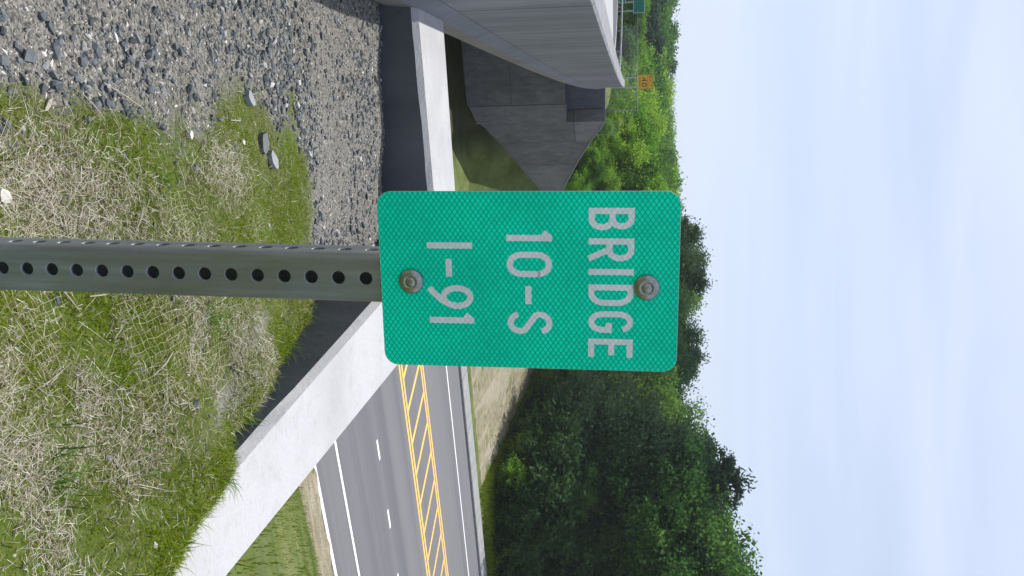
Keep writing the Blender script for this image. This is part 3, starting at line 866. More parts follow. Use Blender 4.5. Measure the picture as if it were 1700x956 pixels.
def tree(name, proto, x, y, H, label, group, cat='tree', wide=1.0):
    (tm, cm), H0 = PROTO[proto]
    o = empty(name, (x, y, ground_z(x, y) - 0.05))
    k = H / H0; o.scale = (k * wide, k * wide, k); o.rotation_euler = (0, 0, rt.uniform(0, 6.28))
    link('trunk', tm, o); link('crown', cm, o)
    TREES.append((group, label, x / y, o))
    return tag(o, label, cat, group)
def at(U, d): return ((U - 478) / 1400.0 * d, d)
def top_h(V, d): return EYE + (655 - V) / 1400.0 * d           # height above the road of something seen at that level
# the wood right of the sign: front row follows the skyline
G1 = 'trees of the wood right of the sign'
front = [  # across, distance, skyline level, kind
    (390, 78, 540, 'pine'), (428, 80, 528, 'dark'), (470, 78, 530, 'pine2'), (515, 76, 545, 'maple'), (556, 74, 538, 'dark'), (590, 72, 535, 'pine'), (622, 70, 545, 'dark'),
    (652, 66, 572, 'pine2'), (690, 64, 556, 'maple'), (716, 58, 535, 'maple'), (742, 54, 512, 'pine2'), (790, 52.5, 468, 'pine'), (835, 52.5, 496, 'dark'), (868, 51.5, 486, 'maple'), (905, 52, 462, 'maple'), (945, 51, 452, 'oak'),
    (990, 52, 455, 'oak'), (1035, 54, 450, 'pine'), (1085, 56, 455, 'dark')]
LBL = {'pine': 'dark feathery pine in the wood beyond the road', 'pine2': 'broad dark pine in the wood beyond the road', 'dark': 'dark green leafy tree in the wood beyond the road',
       'maple': 'mid green leafy tree in the wood beyond the road', 'bright': 'bright spring green tree among the dark pines beyond the road', 'oak': 'tall leafy tree at the lower edge of the picture beyond the road'}
NM = {'pine': 'pine_tree', 'pine2': 'pine_tree', 'far_pine': 'pine_tree'}
for U, d, V, k in front:
    if U > 700: d += 4
    x, y = at(U, d); z0 = ground_z(x, y)
    tree(NM.get(k, 'broadleaf_tree'), k, x, y, top_h(V, d) - z0, LBL[k], G1 + ', ' + k)
for row, (dd, lo) in enumerate(((6, 12), (13, 22))):
    for i in range(17):
        U = 385 + i * 42 + rt.uniform(-14, 14)
        d0 = np.interp(U, [385, 617, 700, 760, 800, 956, 1100], [80, 72, 64, 59.5, 57.5, 57.5, 61]) + dd + rt.uniform(-1.5, 1.5)
        V = np.interp(U, [390, 430, 600, 650, 700, 740, 790, 860, 945, 1100], [540, 535, 540, 575, 556, 520, 478, 492, 462, 460]) + lo + rt.uniform(0, 16)
        x, y = at(U, d0); k = rt.choice(['dark', 'pine', 'pine2', 'maple', 'dark'])
        tree(NM.get(k, 'broadleaf_tree'), k, x, y, top_h(V, d0) - ground_z(x, y), LBL[k].replace('in the wood beyond the road', 'in the wood behind the front row').replace('at the lower edge of the picture beyond the road', 'behind the front row').replace('among the dark pines beyond the road', 'behind the front row'), G1 + ', behind, ' + k)
# lower edge trees with branches to the ground and brush at the wood's edge
for i in range(30):
    U = 628 + (i % 15) * 28 + rt.uniform(-8, 8)
    d0 = np.interp(U, [617, 700, 760, 800, 956, 1060], [69, 58.8, 52.8, 50.2, 50.5, 53.5]) + rt.uniform(0.4, 1.2) + (2.4 if i >= 15 else 0)
    x, y = at(U, d0); H = rt.uniform(3.2, 5.2) if i < 15 else rt.uniform(6.5, 9)
    k = rt.choice(['dark', 'pine2', 'dark', 'shrub_dark'] if i < 15 else ['dark', 'pine2', 'maple', 'pine'])
    tree('understory_tree', k, x, y, H, 'low dark understory tree at the edge of the wood beyond the road', 'understory trees at the edge of the wood, ' + k, 'tree', 1.15)
for i in range(12):
    U = 622 + i * 34 + rt.uniform(-10, 10)
    d0 = np.interp(U, [617, 700, 760, 800, 956, 1060], [67.5, 57.0, 50.8, 48.0, 48.4, 51.5]) + rt.uniform(0.2, 0.8)
    x, y = at(U, d0)
    tree('shrub', rt.choice(['shrub_dark', 'shrub_dark', 'shrub']), x, y, rt.uniform(1.4, 2.8), 'leafy shrub at the foot of the wood beyond the road', 'shrubs at the foot of the wood', 'shrub')
# bright young trees on the slope behind the far wing wall
G2 = 'bright young trees behind the wing wall'
for U, d, V in [(206, 68, 640), (232, 66, 610), (262, 64, 625), (285, 66, 598), (318, 66, 606), (345, 68, 596), (380, 70, 604), (215, 76, 598), (250, 80, 588), (300, 78, 584), (335, 80, 580), (365, 82, 575), (190, 84, 615), (166, 88, 620), (272, 72, 640), (240, 62, 668), (310, 60, 672), (350, 60, 660), (280, 58, 690), (212, 60, 690), (330, 55, 712), (262, 57, 705)]:
    x, y = at(U, d); k = rt.choice(['bright', 'bright2', 'maple', 'bright'])
    z0 = ground_z(x, y)
    tree('young_tree', k, x, y, max(1.8, top_h(V, d) - z0), ('mid green' if k == 'maple' else 'bright green' if k == 'bright' else 'yellowish green') + ' young tree behind the far wing wall', G2 + ', ' + k, 'tree', 1.15)
# hillside woods far beyond the highway
G3 = 'far trees beyond the highway'
for row, (d, vlo, n) in enumerate(((96, 622, 15), (112, 604, 16), (135, 590, 17), (165, 582, 18))):
    for i in range(n):
        U = -60 + (i + rt.uniform(-.3, .3)) * 460 / n
        x, y = at(U, d + rt.uniform(-5, 5))
        k = rt.choice(['far_pine', 'far_pine', 'far_broad', 'far_broad', 'bright'] if row else ['bright', 'far_broad', 'bright2', 'far_broad'])
        V = vlo + rt.uniform(-7, 12)
        e = hw_dist(np.array([[x, y]]))[0]
        if -14.5 < e < 1.5: continue
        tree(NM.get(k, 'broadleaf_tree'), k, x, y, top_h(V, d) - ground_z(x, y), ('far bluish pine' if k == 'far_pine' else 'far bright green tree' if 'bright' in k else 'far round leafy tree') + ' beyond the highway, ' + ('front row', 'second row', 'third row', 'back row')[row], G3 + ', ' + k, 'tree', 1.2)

# tell the trees of a kind apart by their order from the top edge of the picture
ORD = ['first', 'second', 'third', 'fourth', 'fifth', 'sixth', 'seventh', 'eighth', 'ninth', 'tenth', 'eleventh', 'twelfth', 'thirteenth', 'fourteenth', 'fifteenth', 'sixteenth', 'seventeenth', 'eighteenth', 'nineteenth', 'twentieth']
byl = {}
for g_, l_, u_, o_ in TREES: byl.setdefault(l_, []).append((u_, o_))
for l_, q in byl.items():
    q.sort(key=lambda t: t[0])
    if len(q) > 1:
        for i, (u_, o_) in enumerate(q): o_['label'] = l_ + ', ' + (ORD[i] if i < 20 else str(i + 1) + 'th') + ' from top'

# ------------------------------------------------------------------ chain-link fence above the far wing wall
fence = empty('chain_link_fence', (-9.0, 43.0, 0)); tag(fence, 'grey chain link fence above the far wing wall and along the highway', 'fence')
fo = np.array((-9.0, 43.0))
line = [(at(225, 46.5), 677, 712), (at(205, 45.0), 662, 700), (at(186, 44.0), 641, 690), (at(161.5, 47.0), 641, 690)] + [(at(u, d), 641, 680) for u, d in ((112, 58), (48, 78), (-30, 104))]
pts_t = [];
for (xy, vt, vb) in line:
    d = xy[1]; zt = top_h(vt, d); zb = min(zt - 1.7, ground_z(*xy)) - 0.1
    p = np.array(xy) - fo; pts_t.append((p[0], p[1], zt, max(zb, zt - 3)))
for p in pts_t:
    MB().tube([(p[0], p[1], p[3]), (p[0], p[1], p[2])], 0.022, 6).build('fence_post', 'galv', fence)
for a, b in zip(pts_t[:-1], pts_t[1:]):
    MB().tube([(a[0], a[1], a[2] - .02), (b[0], b[1], b[2] - .02)], 0.016, 5).build('top_rail', 'galv', fence)
mb = MB()
for a, b in zip(pts_t[:5], pts_t[1:6]):
    a3, b3 = Vector((a[0], a[1], a[2])), Vector((b[0], b[1], b[2])); L = (b3 - a3).length; hgt = 1.6
    n = int(L / .16)
    for i in range(n):
        for sgn in (1, -1):
            t0 = i / n; t1 = t0 + sgn * hgt / L
            q0 = a3.lerp(b3, t0)
            tt = min(1, max(0, t1)); fr = (tt - t0) / (t1 - t0) if t1 != t0 else 1
            q1 = a3.lerp(b3, tt) - Vector((0, 0, hgt * fr))
            dv = (q1 - q0).normalized().cross(Vector((0, 1, 0))) * .0016
            mb.add([q0 - dv, q0 + dv, q1 + dv, q1 - dv], [(0, 1, 2, 3)])
kind(mb.build('wire_mesh', 'galv', fence), 'stuff')

# ------------------------------------------------------------------ stroke lettering
def arc(cx, cy, rx, ry, a0, a1, n=10): return [(cx + rx * math.cos(R(a0 + (a1 - a0) * i / n)), cy + ry * math.sin(R(a0 + (a1 - a0) * i / n))) for i in range(n + 1)]
def glyph(ch, w, s):
    """centre lines of a highway-style capital, box w wide and 1 high, stroke s"""
    l, r, b, t = s / 2, w - s / 2, s / 2, 1 - s / 2
    cx = w / 2
    if ch == 'I': return [[(cx, 0), (cx, 1)]]
    if ch == '-': return [[(0, .47), (w, .47)]]
    if ch == '1': return [[(r, 0), (r, 1)], [(r - .02, .93), (0.02, .80)]] if w > .16 else [[(cx, 0), (cx, 1)]]
    if ch == 'E': return [[(l, 0), (l, 1)], [(l, t), (w, t)], [(l, .52), (w * .88, .52)], [(l, b), (w, b)]]
    if ch == 'B':
        m_ = .52
        return [[(l, 0), (l, 1)], [(l, t), (r - .17, t)] + arc(r - .19, (t + m_) / 2, .17, (t - m_) / 2, 90, -90)[1:] + [(l, m_)],
                [(r - .2, m_)] + arc(r - .18, (m_ + b) / 2, .18, (m_ - b) / 2, 90, -90)[1:] + [(l, b)]]
    if ch == 'R': return [[(l, 0), (l, 1)], [(l, t)] + arc(r - .18, (t + .46) / 2, .18, (t - .46) / 2, 90, -90) + [(l, .46)], [(w * .48, .46), (r + .01, 0)]]
    if ch == 'P': return [[(l, 0), (l, 1)], [(l, t)] + arc(r - .18, (t + .46) / 2, .18, (t - .46) / 2, 90, -90) + [(l, .46)]]
    if ch == 'D': return [[(l, 0), (l, 1)], [(l, t)] + arc(r - .22, t - .28, .22, .28, 90, 0) + arc(r - .22, b + .28, .22, .28, 0, -90) + [(l, b)]]
    if ch == '0':
        k = (r - l) / 2
        q = arc(cx, t - .26, k, .26, 0, 180, 12) + arc(cx, b + .26, k, .26, 180, 360, 12)
        return [q + [q[0], q[1]]]
    if ch == 'G':
        k = (r - l) / 2
        return [arc(cx, t - .25, k, .25, 20, 180, 12) + arc(cx, b + .25, k, .25, 180, 360, 12) + [(r, .46), (cx + .02, .46)]]
    if ch == 'S':
        k = (r - l) / 2
        return [arc(cx, t - .23, k, .23, 15, 180, 10) + [(l + .03, .62), (cx, .50), (r - .03, .38)] + arc(cx, b + .23, k, .23, 0, -165, 10)]
    if ch == '9':
        k = (r - l) / 2
        lo = t - .30
        return [arc(cx, lo, k, .30, 0, 362, 22), [(r, lo - .01), (r - .03, lo - .16), (r - .12, lo - .33), (l + .10, .10), (l + .0, .02)]]
    if ch == '4': return [[(r - .08, 0), (r - .08, 1)], [(r - .08, t + .02), (l, .30), (w, .30)]]
    if ch == 'X': return [[(l, 0), (r, 1)], [(l, 1), (r, 0)]]
    if ch == 'T': return [[(0, t), (w, t)], [(cx, 0), (cx, t)]]
    if ch == 'M': return [[(l, 0), (l, 1), (cx, .3), (r, 1), (r, 0)]]
    if ch == 'H': return [[(l, 0), (l, 1)], [(r, 0), (r, 1)], [(l, .5), (r, .5)]]
def ribbon(mb, pts, hw_, y, org, sc):
    """flat stroke in the x-z plane at depth y"""
    P_ = [Vector(p) for p in pts]; L, Rg = [], []
    for i, p in enumerate(P_):
        d0 = (p - P_[i - 1]).normalized() if i else None
        d1 = (P_[i + 1] - p).normalized() if i < len(P_) - 1 else None
        d0 = d0 or d1; d1 = d1 or d0
        m_ = (d0 + d1); m_ = m_.normalized() if m_.length > 1e-6 else d0
        n_ = Vector((-m_.y, m_.x)); k = hw_ / max(.5, abs(n_.dot(Vector((-d0.y, d0.x)))))
        L.append(p + n_ * k); Rg.append(p - n_ * k)
    n = len(P_)
    vs_ = [(org[0] + q.x * sc, y, org[1] + q.y * sc) for q in L] + [(org[0] + q.x * sc, y, org[1] + q.y * sc) for q in Rg]
    mb.add(vs_, [(i, n + i, n + i + 1, i + 1) for i in range(n - 1)])
def letter(ch, x0, x1, z0, z1, y, mat, parent, s=.135, dz=2e-5):
    Hh = z1 - z0; w = (x1 - x0) / Hh
    mb = MB()
    for i, pl in enumerate(glyph(ch, w, s)): ribbon(mb, pl, s / 2, y - dz * i, (x0, z0), Hh)
    return mb.build('letter', mat, parent)

# yellow ramp sign on two posts
def big_sign(name, U, d, V0, V1, wpx, mat, label, posts, cat, rim=None):
    x, y = at(U, d); zt, zb = top_h(V0, d), top_h(V1, d); w = wpx / 1400 * d
    gz = ground_z(x, y)
    o = empty(name, (x, y, gz)); tag(o, label, cat)
    face = MB().box(-w / 2, w / 2, -.02, .02, zb - gz, zt - gz).build('panel', mat, o)
    for px_ in posts: MB().box(px_ * w - .05, px_ * w + .05, .025, .125, -.6, zt - gz - .1).build('post', 'zinc', o)
    return o, face, w, zb - gz, zt - gz
o, face, w, z0, z1 = big_sign('ramp_speed_sign', 140, 70, 617, 642, 24, 'ysign', 'small yellow exit speed sign on two posts beyond the bridge end', (-.33, .33), 'sign')
Hs = z1 - z0
MB().box(-w / 2 + .01, w / 2 - .01, -.024, -.021, z0 + Hs * .665, z0 + Hs * .685).build('divider', 'black', face)
for k in ((-w / 2 + .02, -w / 2 + .04), (w / 2 - .04, w / 2 - .02)): MB().box(k[0], k[1], -.0235, -.0205, z0 + .02, z1 - .02).build('border', 'black', face)
for k in ((z0 + .02, z0 + .04), (z1 - .04, z1 - .02)): MB().box(-w / 2 + .041, w / 2 - .041, -.0235, -.0205, k[0], k[1]).build('border', 'black', face)
for ch, x0, x1 in (('E', -.40, -.24), ('X', -.19, .0), ('I', .05, .09), ('T', .16, .36)): letter(ch, x0 * w, x1 * w, z0 + Hs * .76, z0 + Hs * .91, -.0225, 'black', face, .15, 5e-4)
for ch, x0, x1 in (('4', -.33, -.03), ('0', .07, .33)): letter(ch, x0 * w, x1 * w, z0 + Hs * .27, z0 + Hs * .61, -.0225, 'black', face, .15, 5e-4)
for ch, x0, x1 in (('M', -.28, -.12), ('P', -.06, .08), ('H', .14, .28)): letter(ch, x0 * w, x1 * w, z0 + Hs * .08, z0 + Hs * .20, -.0225, 'black', face, .15, 5e-4)
# green guide signs further off
for U, d, V0, V1, wpx, nm in ((15, 86, 630, 649, 24, 'larger dark green guide sign above the highway curve'), (2, 84, 661, 672, 16, 'smaller dark green guide sign low beside the highway curve')):
    o, face, w, z0, z1 = big_sign('guide_sign', U, d, V0, V1, wpx, 'gsign', nm, (-.3, .3), 'sign')
    for k in ((-w / 2 + .03, -w / 2 + .07), (w / 2 - .07, w / 2 - .03)): MB().box(k[0], k[1], -.0235, -.0205, z0 + .03, z1 - .03).build('border', 'gwhite', face)
    for k in ((z0 + .03, z0 + .07), (z1 - .07, z1 - .03)): MB().box(-w / 2 + .071, w / 2 - .071, -.0235, -.0205, k[0], k[1]).build('border', 'gwhite', face)

# ------------------------------------------------------------------ the bridge number sign on its perforated post
LEAN, YAW = R(1.75), R(13.0)
pz = Z(1.49)
root = empty('bridge_number_sign', (-0.0122 - math.tan(LEAN) * (1.49 - .226), 0.7185 + .022, pz))
root.rotation_euler = (0, LEAN, YAW)
tag(root, 'green bridge number sign on a perforated steel post in the foreground', 'sign')
# post: square tube, 44 mm, wall 2.6 mm, a hole every inch, back face kept solid to darken the holes
def perforated_post():
    a, th, rc, pitch, hr = .0222, .0026, .005, .0254, .0060
    n0 = -8; n1 = 60
    mb = MB(); nseg = 16
    f = a - rc                                        # half width of the flat part
    for face in range(4):
        ca_, sa_ = math.cos(face * math.pi / 2), math.sin(face * math.pi / 2)
        def T(u, dpt, z): x, y = u, -dpt; return (x * ca_ - y * sa_, x * sa_ + y * ca_, z)
        for k in range(n0, n1):
            zc = k * pitch + .0127
            sq = []
            for j in range(nseg):
                t = 2 * math.pi * j / nseg; cx_, cz_ = math.cos(t), math.sin(t); m_ = max(abs(cx_), abs(cz_))
                sq.append((cx_ / m_ * f, cz_ / m_ * pitch / 2))
            ci = [(hr * math.cos(2 * math.pi * j / nseg), hr * math.sin(2 * math.pi * j / nseg)) for j in range(nseg)]
            lip = [(1.12 * u, 1.12 * v) for u, v in ci]
            vs_ = [T(u, a, zc + v) for u, v in sq] + [T(u, a, zc + v) for u, v in lip] + [T(u, a - .0005, zc + v) for u, v in ci] + [T(u, a - th, zc + v) for u, v in ci] + [T(u, a - th, zc + v) for u, v in sq]
            fs_ = []
            if face == 2: mb.add([T(-f, a, zc - pitch / 2), T(f, a, zc - pitch / 2), T(f, a, zc + pitch / 2), T(-f, a, zc + pitch / 2)], [(0, 1, 2, 3)]); continue
            for r_ in range(4):
                for j in range(nseg):
                    j2 = (j + 1) % nseg
                    fs_.append((r_ * nseg + j, r_ * nseg + j2, (r_ + 1) * nseg + j2, (r_ + 1) * nseg + j))
            mb.add(vs_, fs_)
        # rounded corner
        z0_, z1_ = n0 * pitch, n1 * pitch
        for rad, flip in ((rc, 0), (rc - th, 1)):
            q = [(f + rad * math.sin(R(90 * i / 5)), f + rad * math.cos(R(90 * i / 5))) for i in range(6)]
            vs_ = [T(u, d_, z0_) for u, d_ in q] + [T(u, d_, z1_) for u, d_ in q]
            mb.add(vs_, [(i, i + 1, 7 + i, 6 + i) for i in range(5)])
    return mb
pp = perforated_post()
post = pp.build('post', 'galv', root)
# panel: rounded aluminium plate with sheeting on the front
SW, SH = .1570, .2600
zb = (1.49 - .2184) / math.cos(LEAN)
yf = -.0222 - .0012
def rrect(w, h, r, n=8):
    q = []
    for cx_, cz_, a0 in ((w / 2 - r, h - r, 0), (-w / 2 + r, h - r, 90), (-w / 2 + r, r, 180), (w / 2 - r, r, 270)):
        q += [(cx_ + r * math.cos(R(a0 + 90 * i / n)), cz_ + r * math.sin(R(a0 + 90 * i / n))) for i in range(n + 1)]
    return q
def plate(q, y0, y1):
    n = len(q)
    return MB().add([(x, y0, z) for x, z in q] + [(x, y1, z) for x, z in q], [tuple(range(n)), tuple(range(2 * n - 1, n - 1, -1))] + [(i, n + i, n + (i + 1) % n, (i + 1) % n) for i in range(n)])
panel = plate(rrect(SW, SH, .0125), yf, yf - .0016).build('sign_panel', 'alu', root)
panel.location = (0, 0, zb); panel.rotation_euler = (0, R(-0.9), 0)
sheet = plate(rrect(SW - .0006, SH - .0006, .0122), yf - .0017, yf - .0019).build('reflective_sheet', 'sheet', panel)
sheet.location = (0, 0, .0003)
yl = yf - .00205
def zrow(t): return SH * (1 - t)
def xcol(zy, left, width): return ((300 + zy / 2.896) - left) / width * SW - SW / 2
for chars, left, width, t0, t1 in (
        ((('B', 128, 232), ('R', 270, 377), ('I', 413, 443), ('D', 488, 590), ('G', 617, 722), ('E', 752, 843)), 317.8, 296.0, .146, .294),
        ((('1', 236, 280), ('0', 330, 450), ('-', 493, 580), ('S', 615, 727)), 317.0, 292.5, .4136, .5656),
        ((('I', 283, 316), ('-', 363, 447), ('9', 487, 602), ('1', 627, 672)), 316.8, 289.0, .680, .8345)):
    for ch, a, b in chars:
        letter(ch, xcol(a, left, width), xcol(b, left, width), zrow(t1), zrow(t0), yl, 'letter', panel)
# two domed drive rivets
def rivet(x, z, r):
    mb = MB(); n = 28
    prof = [(1.0, 0), (1.0, .14), (.94, .24), (.80, .36), (.60, .43), (.45, .445), (.43, .40), (.37, .40), (.35, .45), (.2, .47), (0.02, .475)]
    rows = [[(k * r * math.cos(2 * math.pi * j / n), -h * r, k * r * math.sin(2 * math.pi * j / n)) for j in range(n)] for k, h in prof]
    mb.sweep(rows)
    o_ = mb.build('rivet', 'rivet', panel, True); o_.location = (x, yf - .0019, z)
rivet((473 - 318) / 297 * SW - SW / 2, SH * (1 - .104), .0112)
rivet((462 - 317) / 287 * SW - SW / 2, SH * (1 - .893), .0112)

# ------------------------------------------------------------------ gravel, straw, grass
def pts_in_view(n, ymin=1.35, ymax=5.45, seed=1, wide=.41, bias=1.0):
    r = np.random.default_rng(seed)
    y = ymin + (ymax - ymin) * r.random(n) ** bias
    x = r.uniform(-1, 1, n) * (wide * y + .12)
    P_ = np.stack([x, y], 1)
    return P_[(wall_s(P_) < .16)]
def rock_cloud(P_, size, r, flat=.65, base='oct'):
    n = len(P_)
    if base == 'oct':
        bv = np.array([(1, 0, 0), (-1, 0, 0), (0, 1, 0), (0, -1, 0), (0, 0, 1), (0, 0, -1)], float)
        bf = np.array([(0, 2, 4), (2, 1, 4), (1, 3, 4), (3, 0, 4), (2, 0, 5), (1, 2, 5), (3, 1, 5), (0, 3, 5)])
    else:
        bv = np.array([(x, y, z) for x in (-.75, .75) for y in (-.75, .75) for z in (-.75, .75)] + [(0, 0, 1.05), (1.05, .1, 0), (-.1, 1.05, .1), (-1.05, 0, 0), (0, -1.05, -.1)], float)
        bf = np.array([(0, 1, 11), (1, 3, 11), (3, 2, 11), (2, 0, 11), (4, 6, 9), (6, 7, 9), (7, 5, 9), (5, 4, 9), (0, 4, 12), (4, 5, 12), (5, 1, 12), (1, 0, 12), (2, 3, 10), (3, 7, 10), (7, 6, 10), (6, 2, 10), (1, 5, 8), (5, 7, 8), (7, 3, 8), (3, 1, 8)])
    k = len(bv)
    v = bv[None] * (1 + r.uniform(-.38, .38, (n, k, 3)))
    v *= size[:, None, None] * np.stack([r.uniform(.8, 1.7, n), r.uniform(.5, 1.0, n), flat * r.uniform(.6, 1.2, n)], 1)[:, None, :]
    # random turn: about z fully, tilt a bit
    a = r.uniform(0, 6.283, n); t = r.normal(0, .35, n)
    ct, st = np.cos(t), np.sin(t)
    y1 = v[:, :, 1] * ct[:, None] - v[:, :, 2] * st[:, None]; z1 = v[:, :, 1] * st[:, None] + v[:, :, 2] * ct[:, None]
    ca_, sa_ = np.cos(a), np.sin(a)
    x2 = v[:, :, 0] * ca_[:, None] - y1 * sa_[:, None]; y2 = v[:, :, 0] * sa_[:, None] + y1 * ca_[:, None]
    zz = EYE - near_h(P_[:, 0], P_[:, 1]) + size * .12
    v = np.stack([x2 + P_[:, :1], y2 + P_[:, 1:2], z1 + zz[:, None]], 2).reshape(-1, 3)
    f = (bf[None] + (np.arange(n) * k)[:, None, None]).reshape(-1, 3)
    return v, f
r = np.random.default_rng(101)
P_ = pts_in_view(150000, seed=41); g = zone_gravel(P_)
P_ = P_[r.random(len(P_)) < np.clip(g, 0, 1) ** 1.5 * .95 + .03]
sz = np.exp(r.normal(math.log(.0034), .40, len(P_)))
v, f = rock_cloud(P_, sz, r)
kind(link('grit', mesh_np('grit', v, f, 'grit')), 'stuff', 'fine sandy grit between the crushed stones')
P_ = pts_in_view(46000, seed=42); g = zone_gravel(P_); bare = zone_bare(P_)
cl = np.clip(.50 + 1.5 * smooth_noise(P_, 3.0, 51) + 1.3 * np.exp(-((P_[:, 0] + .66) / .34) ** 2 - ((P_[:, 1] - 3.66) / .26) ** 2), .10, 1.7)
P_ = P_[r.random(len(P_)) < (g * cl * .50 + .003) * (1 - .75 * bare)]
sz = np.clip(np.exp(r.normal(math.log(.0068), .42, len(P_))), .0035, .015)
v, f = rock_cloud(P_, sz, r, .7, 'cube')
kind(link('crushed_stone_gravel', mesh_np('gravel', v, f, 'stone')), 'stuff', 'dark grey crushed stone gravel on the shoulder')
# the bigger stones lie about one by one
big = [(-.62, 2.12, .030), (-.58, 1.92, .034), (-.66, 2.30, .026), (-.53, 2.02, .028), (-.70, 1.98, .027), (-.78, 2.55, .024), (-.56, 2.25, .022), (-.66, 2.62, .026), (-.92, 2.85, .025), (-.74, 2.78, .022), (-.50, 2.45, .024),
       (-.98, 3.3, .024), (-.84, 3.0, .022), (-.60, 2.83, .020), (-.46, 2.12, .022), (-.72, 2.42, .024), (-1.08, 3.7, .024), (-.62, 1.80, .026), (-.40, 2.62, .022), (-.52, 2.95, .022)]
for i, (x, y, s_) in enumerate(big):
    rr_ = np.random.default_rng(300 + i)
    v, f = rock_cloud(np.array([(0.0, 0.0)]), np.array([s_ * .48]), rr_, .75, 'cube')
    v[:, 2] -= v[:, 2].mean()
    o = link('crushed_stone', mesh_np('crushed_stone', v, f, 'stone'))
    o.location = (x, y, EYE - float(near_h(np.array([x]), np.array([y]))[0]) + s_ * .25)
    tag(o, 'larger angular dark grey stone lying on the gravel shoulder', 'stone', 'larger stones on the gravel shoulder')
def slab(name, x, y, lx, ly, t, rz, tilt, mat, label, seed=1):
    rr_ = random.Random(seed)
    n = 7; q = []
    for j in range(n):
        a = 2 * math.pi * j / n + rr_.uniform(-.25, .25); q.append((lx * math.cos(a) * rr_.uniform(.85, 1.1), ly * math.sin(a) * rr_.uniform(.85, 1.1)))
    mb = MB(); mb.prism(q, -t, [t * rr_.uniform(.7, 1.1) for _ in q])
    o = mb.build(name, mat); o.rotation_euler = (tilt, tilt * .5, rz)
    o.location = (x, y, EYE - float(near_h(np.array([x]), np.array([y]))[0]) + t * .9)
    return tag(o, label, 'stone')
slab('slate_stone', -.585, 3.235, .046, .026, .012, R(15), .12, 'slate', 'long dark slate stone beside the pale flat stone in the turf', 3)
slab('flat_stone', -.53, 3.33, .042, .032, .010, R(40), -.15, 'pale_slate', 'pale flat stone touching the dark slate in the turf', 5)
slab('white_pebble', -.503, 2.595, .015, .011, .008, R(20), .1, 'chalk', 'small white pebble in the mossy turf left of the post', 8)
slab('white_chip', -.555, 3.03, .016, .008, .005, R(70), .3, 'chalk', 'white chip of stone before the dark slate', 9)
slab('pale_stone', -.735, 3.10, .040, .022, .012, R(60), -.1, 'pale_slate', 'pale grey stone at the edge of the gravel', 10)
slab('bark_chip', -.47, 1.98, .022, .006, .004, R(-30), .2, 'straw', 'yellowish bark chip lying on the gravel', 11)
slab('white_husk', -.215, 1.765, .026, .014, .012, R(60), .35, 'chalk', 'bright white husk at the left edge of the picture beside the straw', 12)

def blade_cloud(P_, L, W, lean, r, lift=0.0, curl=.35, az=None, azs=.6):
    """grass blades: a two-segment tapering ribbon, leaning by `lean` (0 upright, 1 flat)"""
    n = len(P_)
    a = r.uniform(0, 6.283, n) if az is None else az + r.normal(0, azs, n)
    d = np.stack([np.cos(a), np.sin(a)], 1); s = np.stack([-np.sin(a), np.cos(a)], 1)
    ln = np.clip(lean + r.normal(0, .18, n), 0, 1.0)
    z0 = EYE - near_h(P_[:, 0], P_[:, 1]) + lift * r.random(n)
    h1 = L * .5 * np.cos(ln * 1.45); r1 = L * .5 * np.sin(ln * 1.45)
    l2 = np.clip(ln + curl, 0, 1.15)
    h2 = h1 + L * .5 * np.cos(l2 * 1.45); r2 = r1 + L * .5 * np.sin(l2 * 1.45)
    b = np.column_stack([P_, z0]); S = np.column_stack([s, np.zeros(n)]) * (W / 2)[:, None]
    m_ = b + np.column_stack([d * r1[:, None], h1]); t = b + np.column_stack([d * r2[:, None], h2])
    v = np.stack([b - S, b + S, m_ + S * .8, m_ - S * .8, t + S * .15, t - S * .15], 1).reshape(-1, 3)
    o = (np.arange(n) * 6)[:, None, None]
    f = (np.array([(0, 1, 2, 3), (3, 2, 4, 5)])[None] + o).reshape(-1, 4)
    return v, f
def straw_patch(P_):
    a = np.exp(-((P_[:, 0] + .24) / .15) ** 2 - ((P_[:, 1] - 2.02) / .34) ** 2) * 1.3
    b = np.exp(-((P_[:, 0] + .42) / .10) ** 2 - ((P_[:, 1] - 2.85) / .20) ** 2) * 1.3
    c_ = np.clip(.06 + 1.7 * smooth_noise(P_, 5.5, 61) + 1.1 * smooth_noise(P_, 15, 62), 0, .8) * np.clip((P_[:, 0] + .35) / .2, 0, 1)
    return np.clip(np.maximum(np.maximum(a, b), c_), 0, 1)
# short green turf
P_ = pts_in_view(300000, seed=43); g = zone_gravel(P_); bare = zone_bare(P_); st = straw_patch(P_)
dn = np.clip(.50 + 1.1 * smooth_noise(P_, 7.5, 71) + .8 * smooth_noise(P_, 23, 72), .06, 1)
P_ = P_[r.random(len(P_)) < (1 - g) ** 1.3 * dn * (1 - .85 * bare) * (1 - .6 * st)]
L = np.clip(np.exp(r.normal(math.log(.017), .35, len(P_))), .007, .04); W = r.uniform(.0011, .0022, len(P_))
v, f = blade_cloud(P_, L, W, .45, r)
kind(link('turf_grass', mesh_np('turf', v, f, 'grass')), 'stuff', 'short green turf and moss on the bank')
# matted straw
P_ = pts_in_view(230000, seed=44); g = zone_gravel(P_); bare = zone_bare(P_); st = straw_patch(P_)
P_ = P_[r.random(len(P_)) < ((1 - g) * (.06 + .94 * st ** 1.2) + .004) * (1 - .8 * bare)]
L = np.clip(np.exp(r.normal(math.log(.026), .5, len(P_))), .010, .10); W = r.uniform(.0006, .0015, len(P_))
v, f = blade_cloud(P_, L, W, .94, r, .014, .04)
kind(link('straw_mulch', mesh_np('straw', v, f, 'straw')), 'stuff', 'pale dry straw matted over the turf')
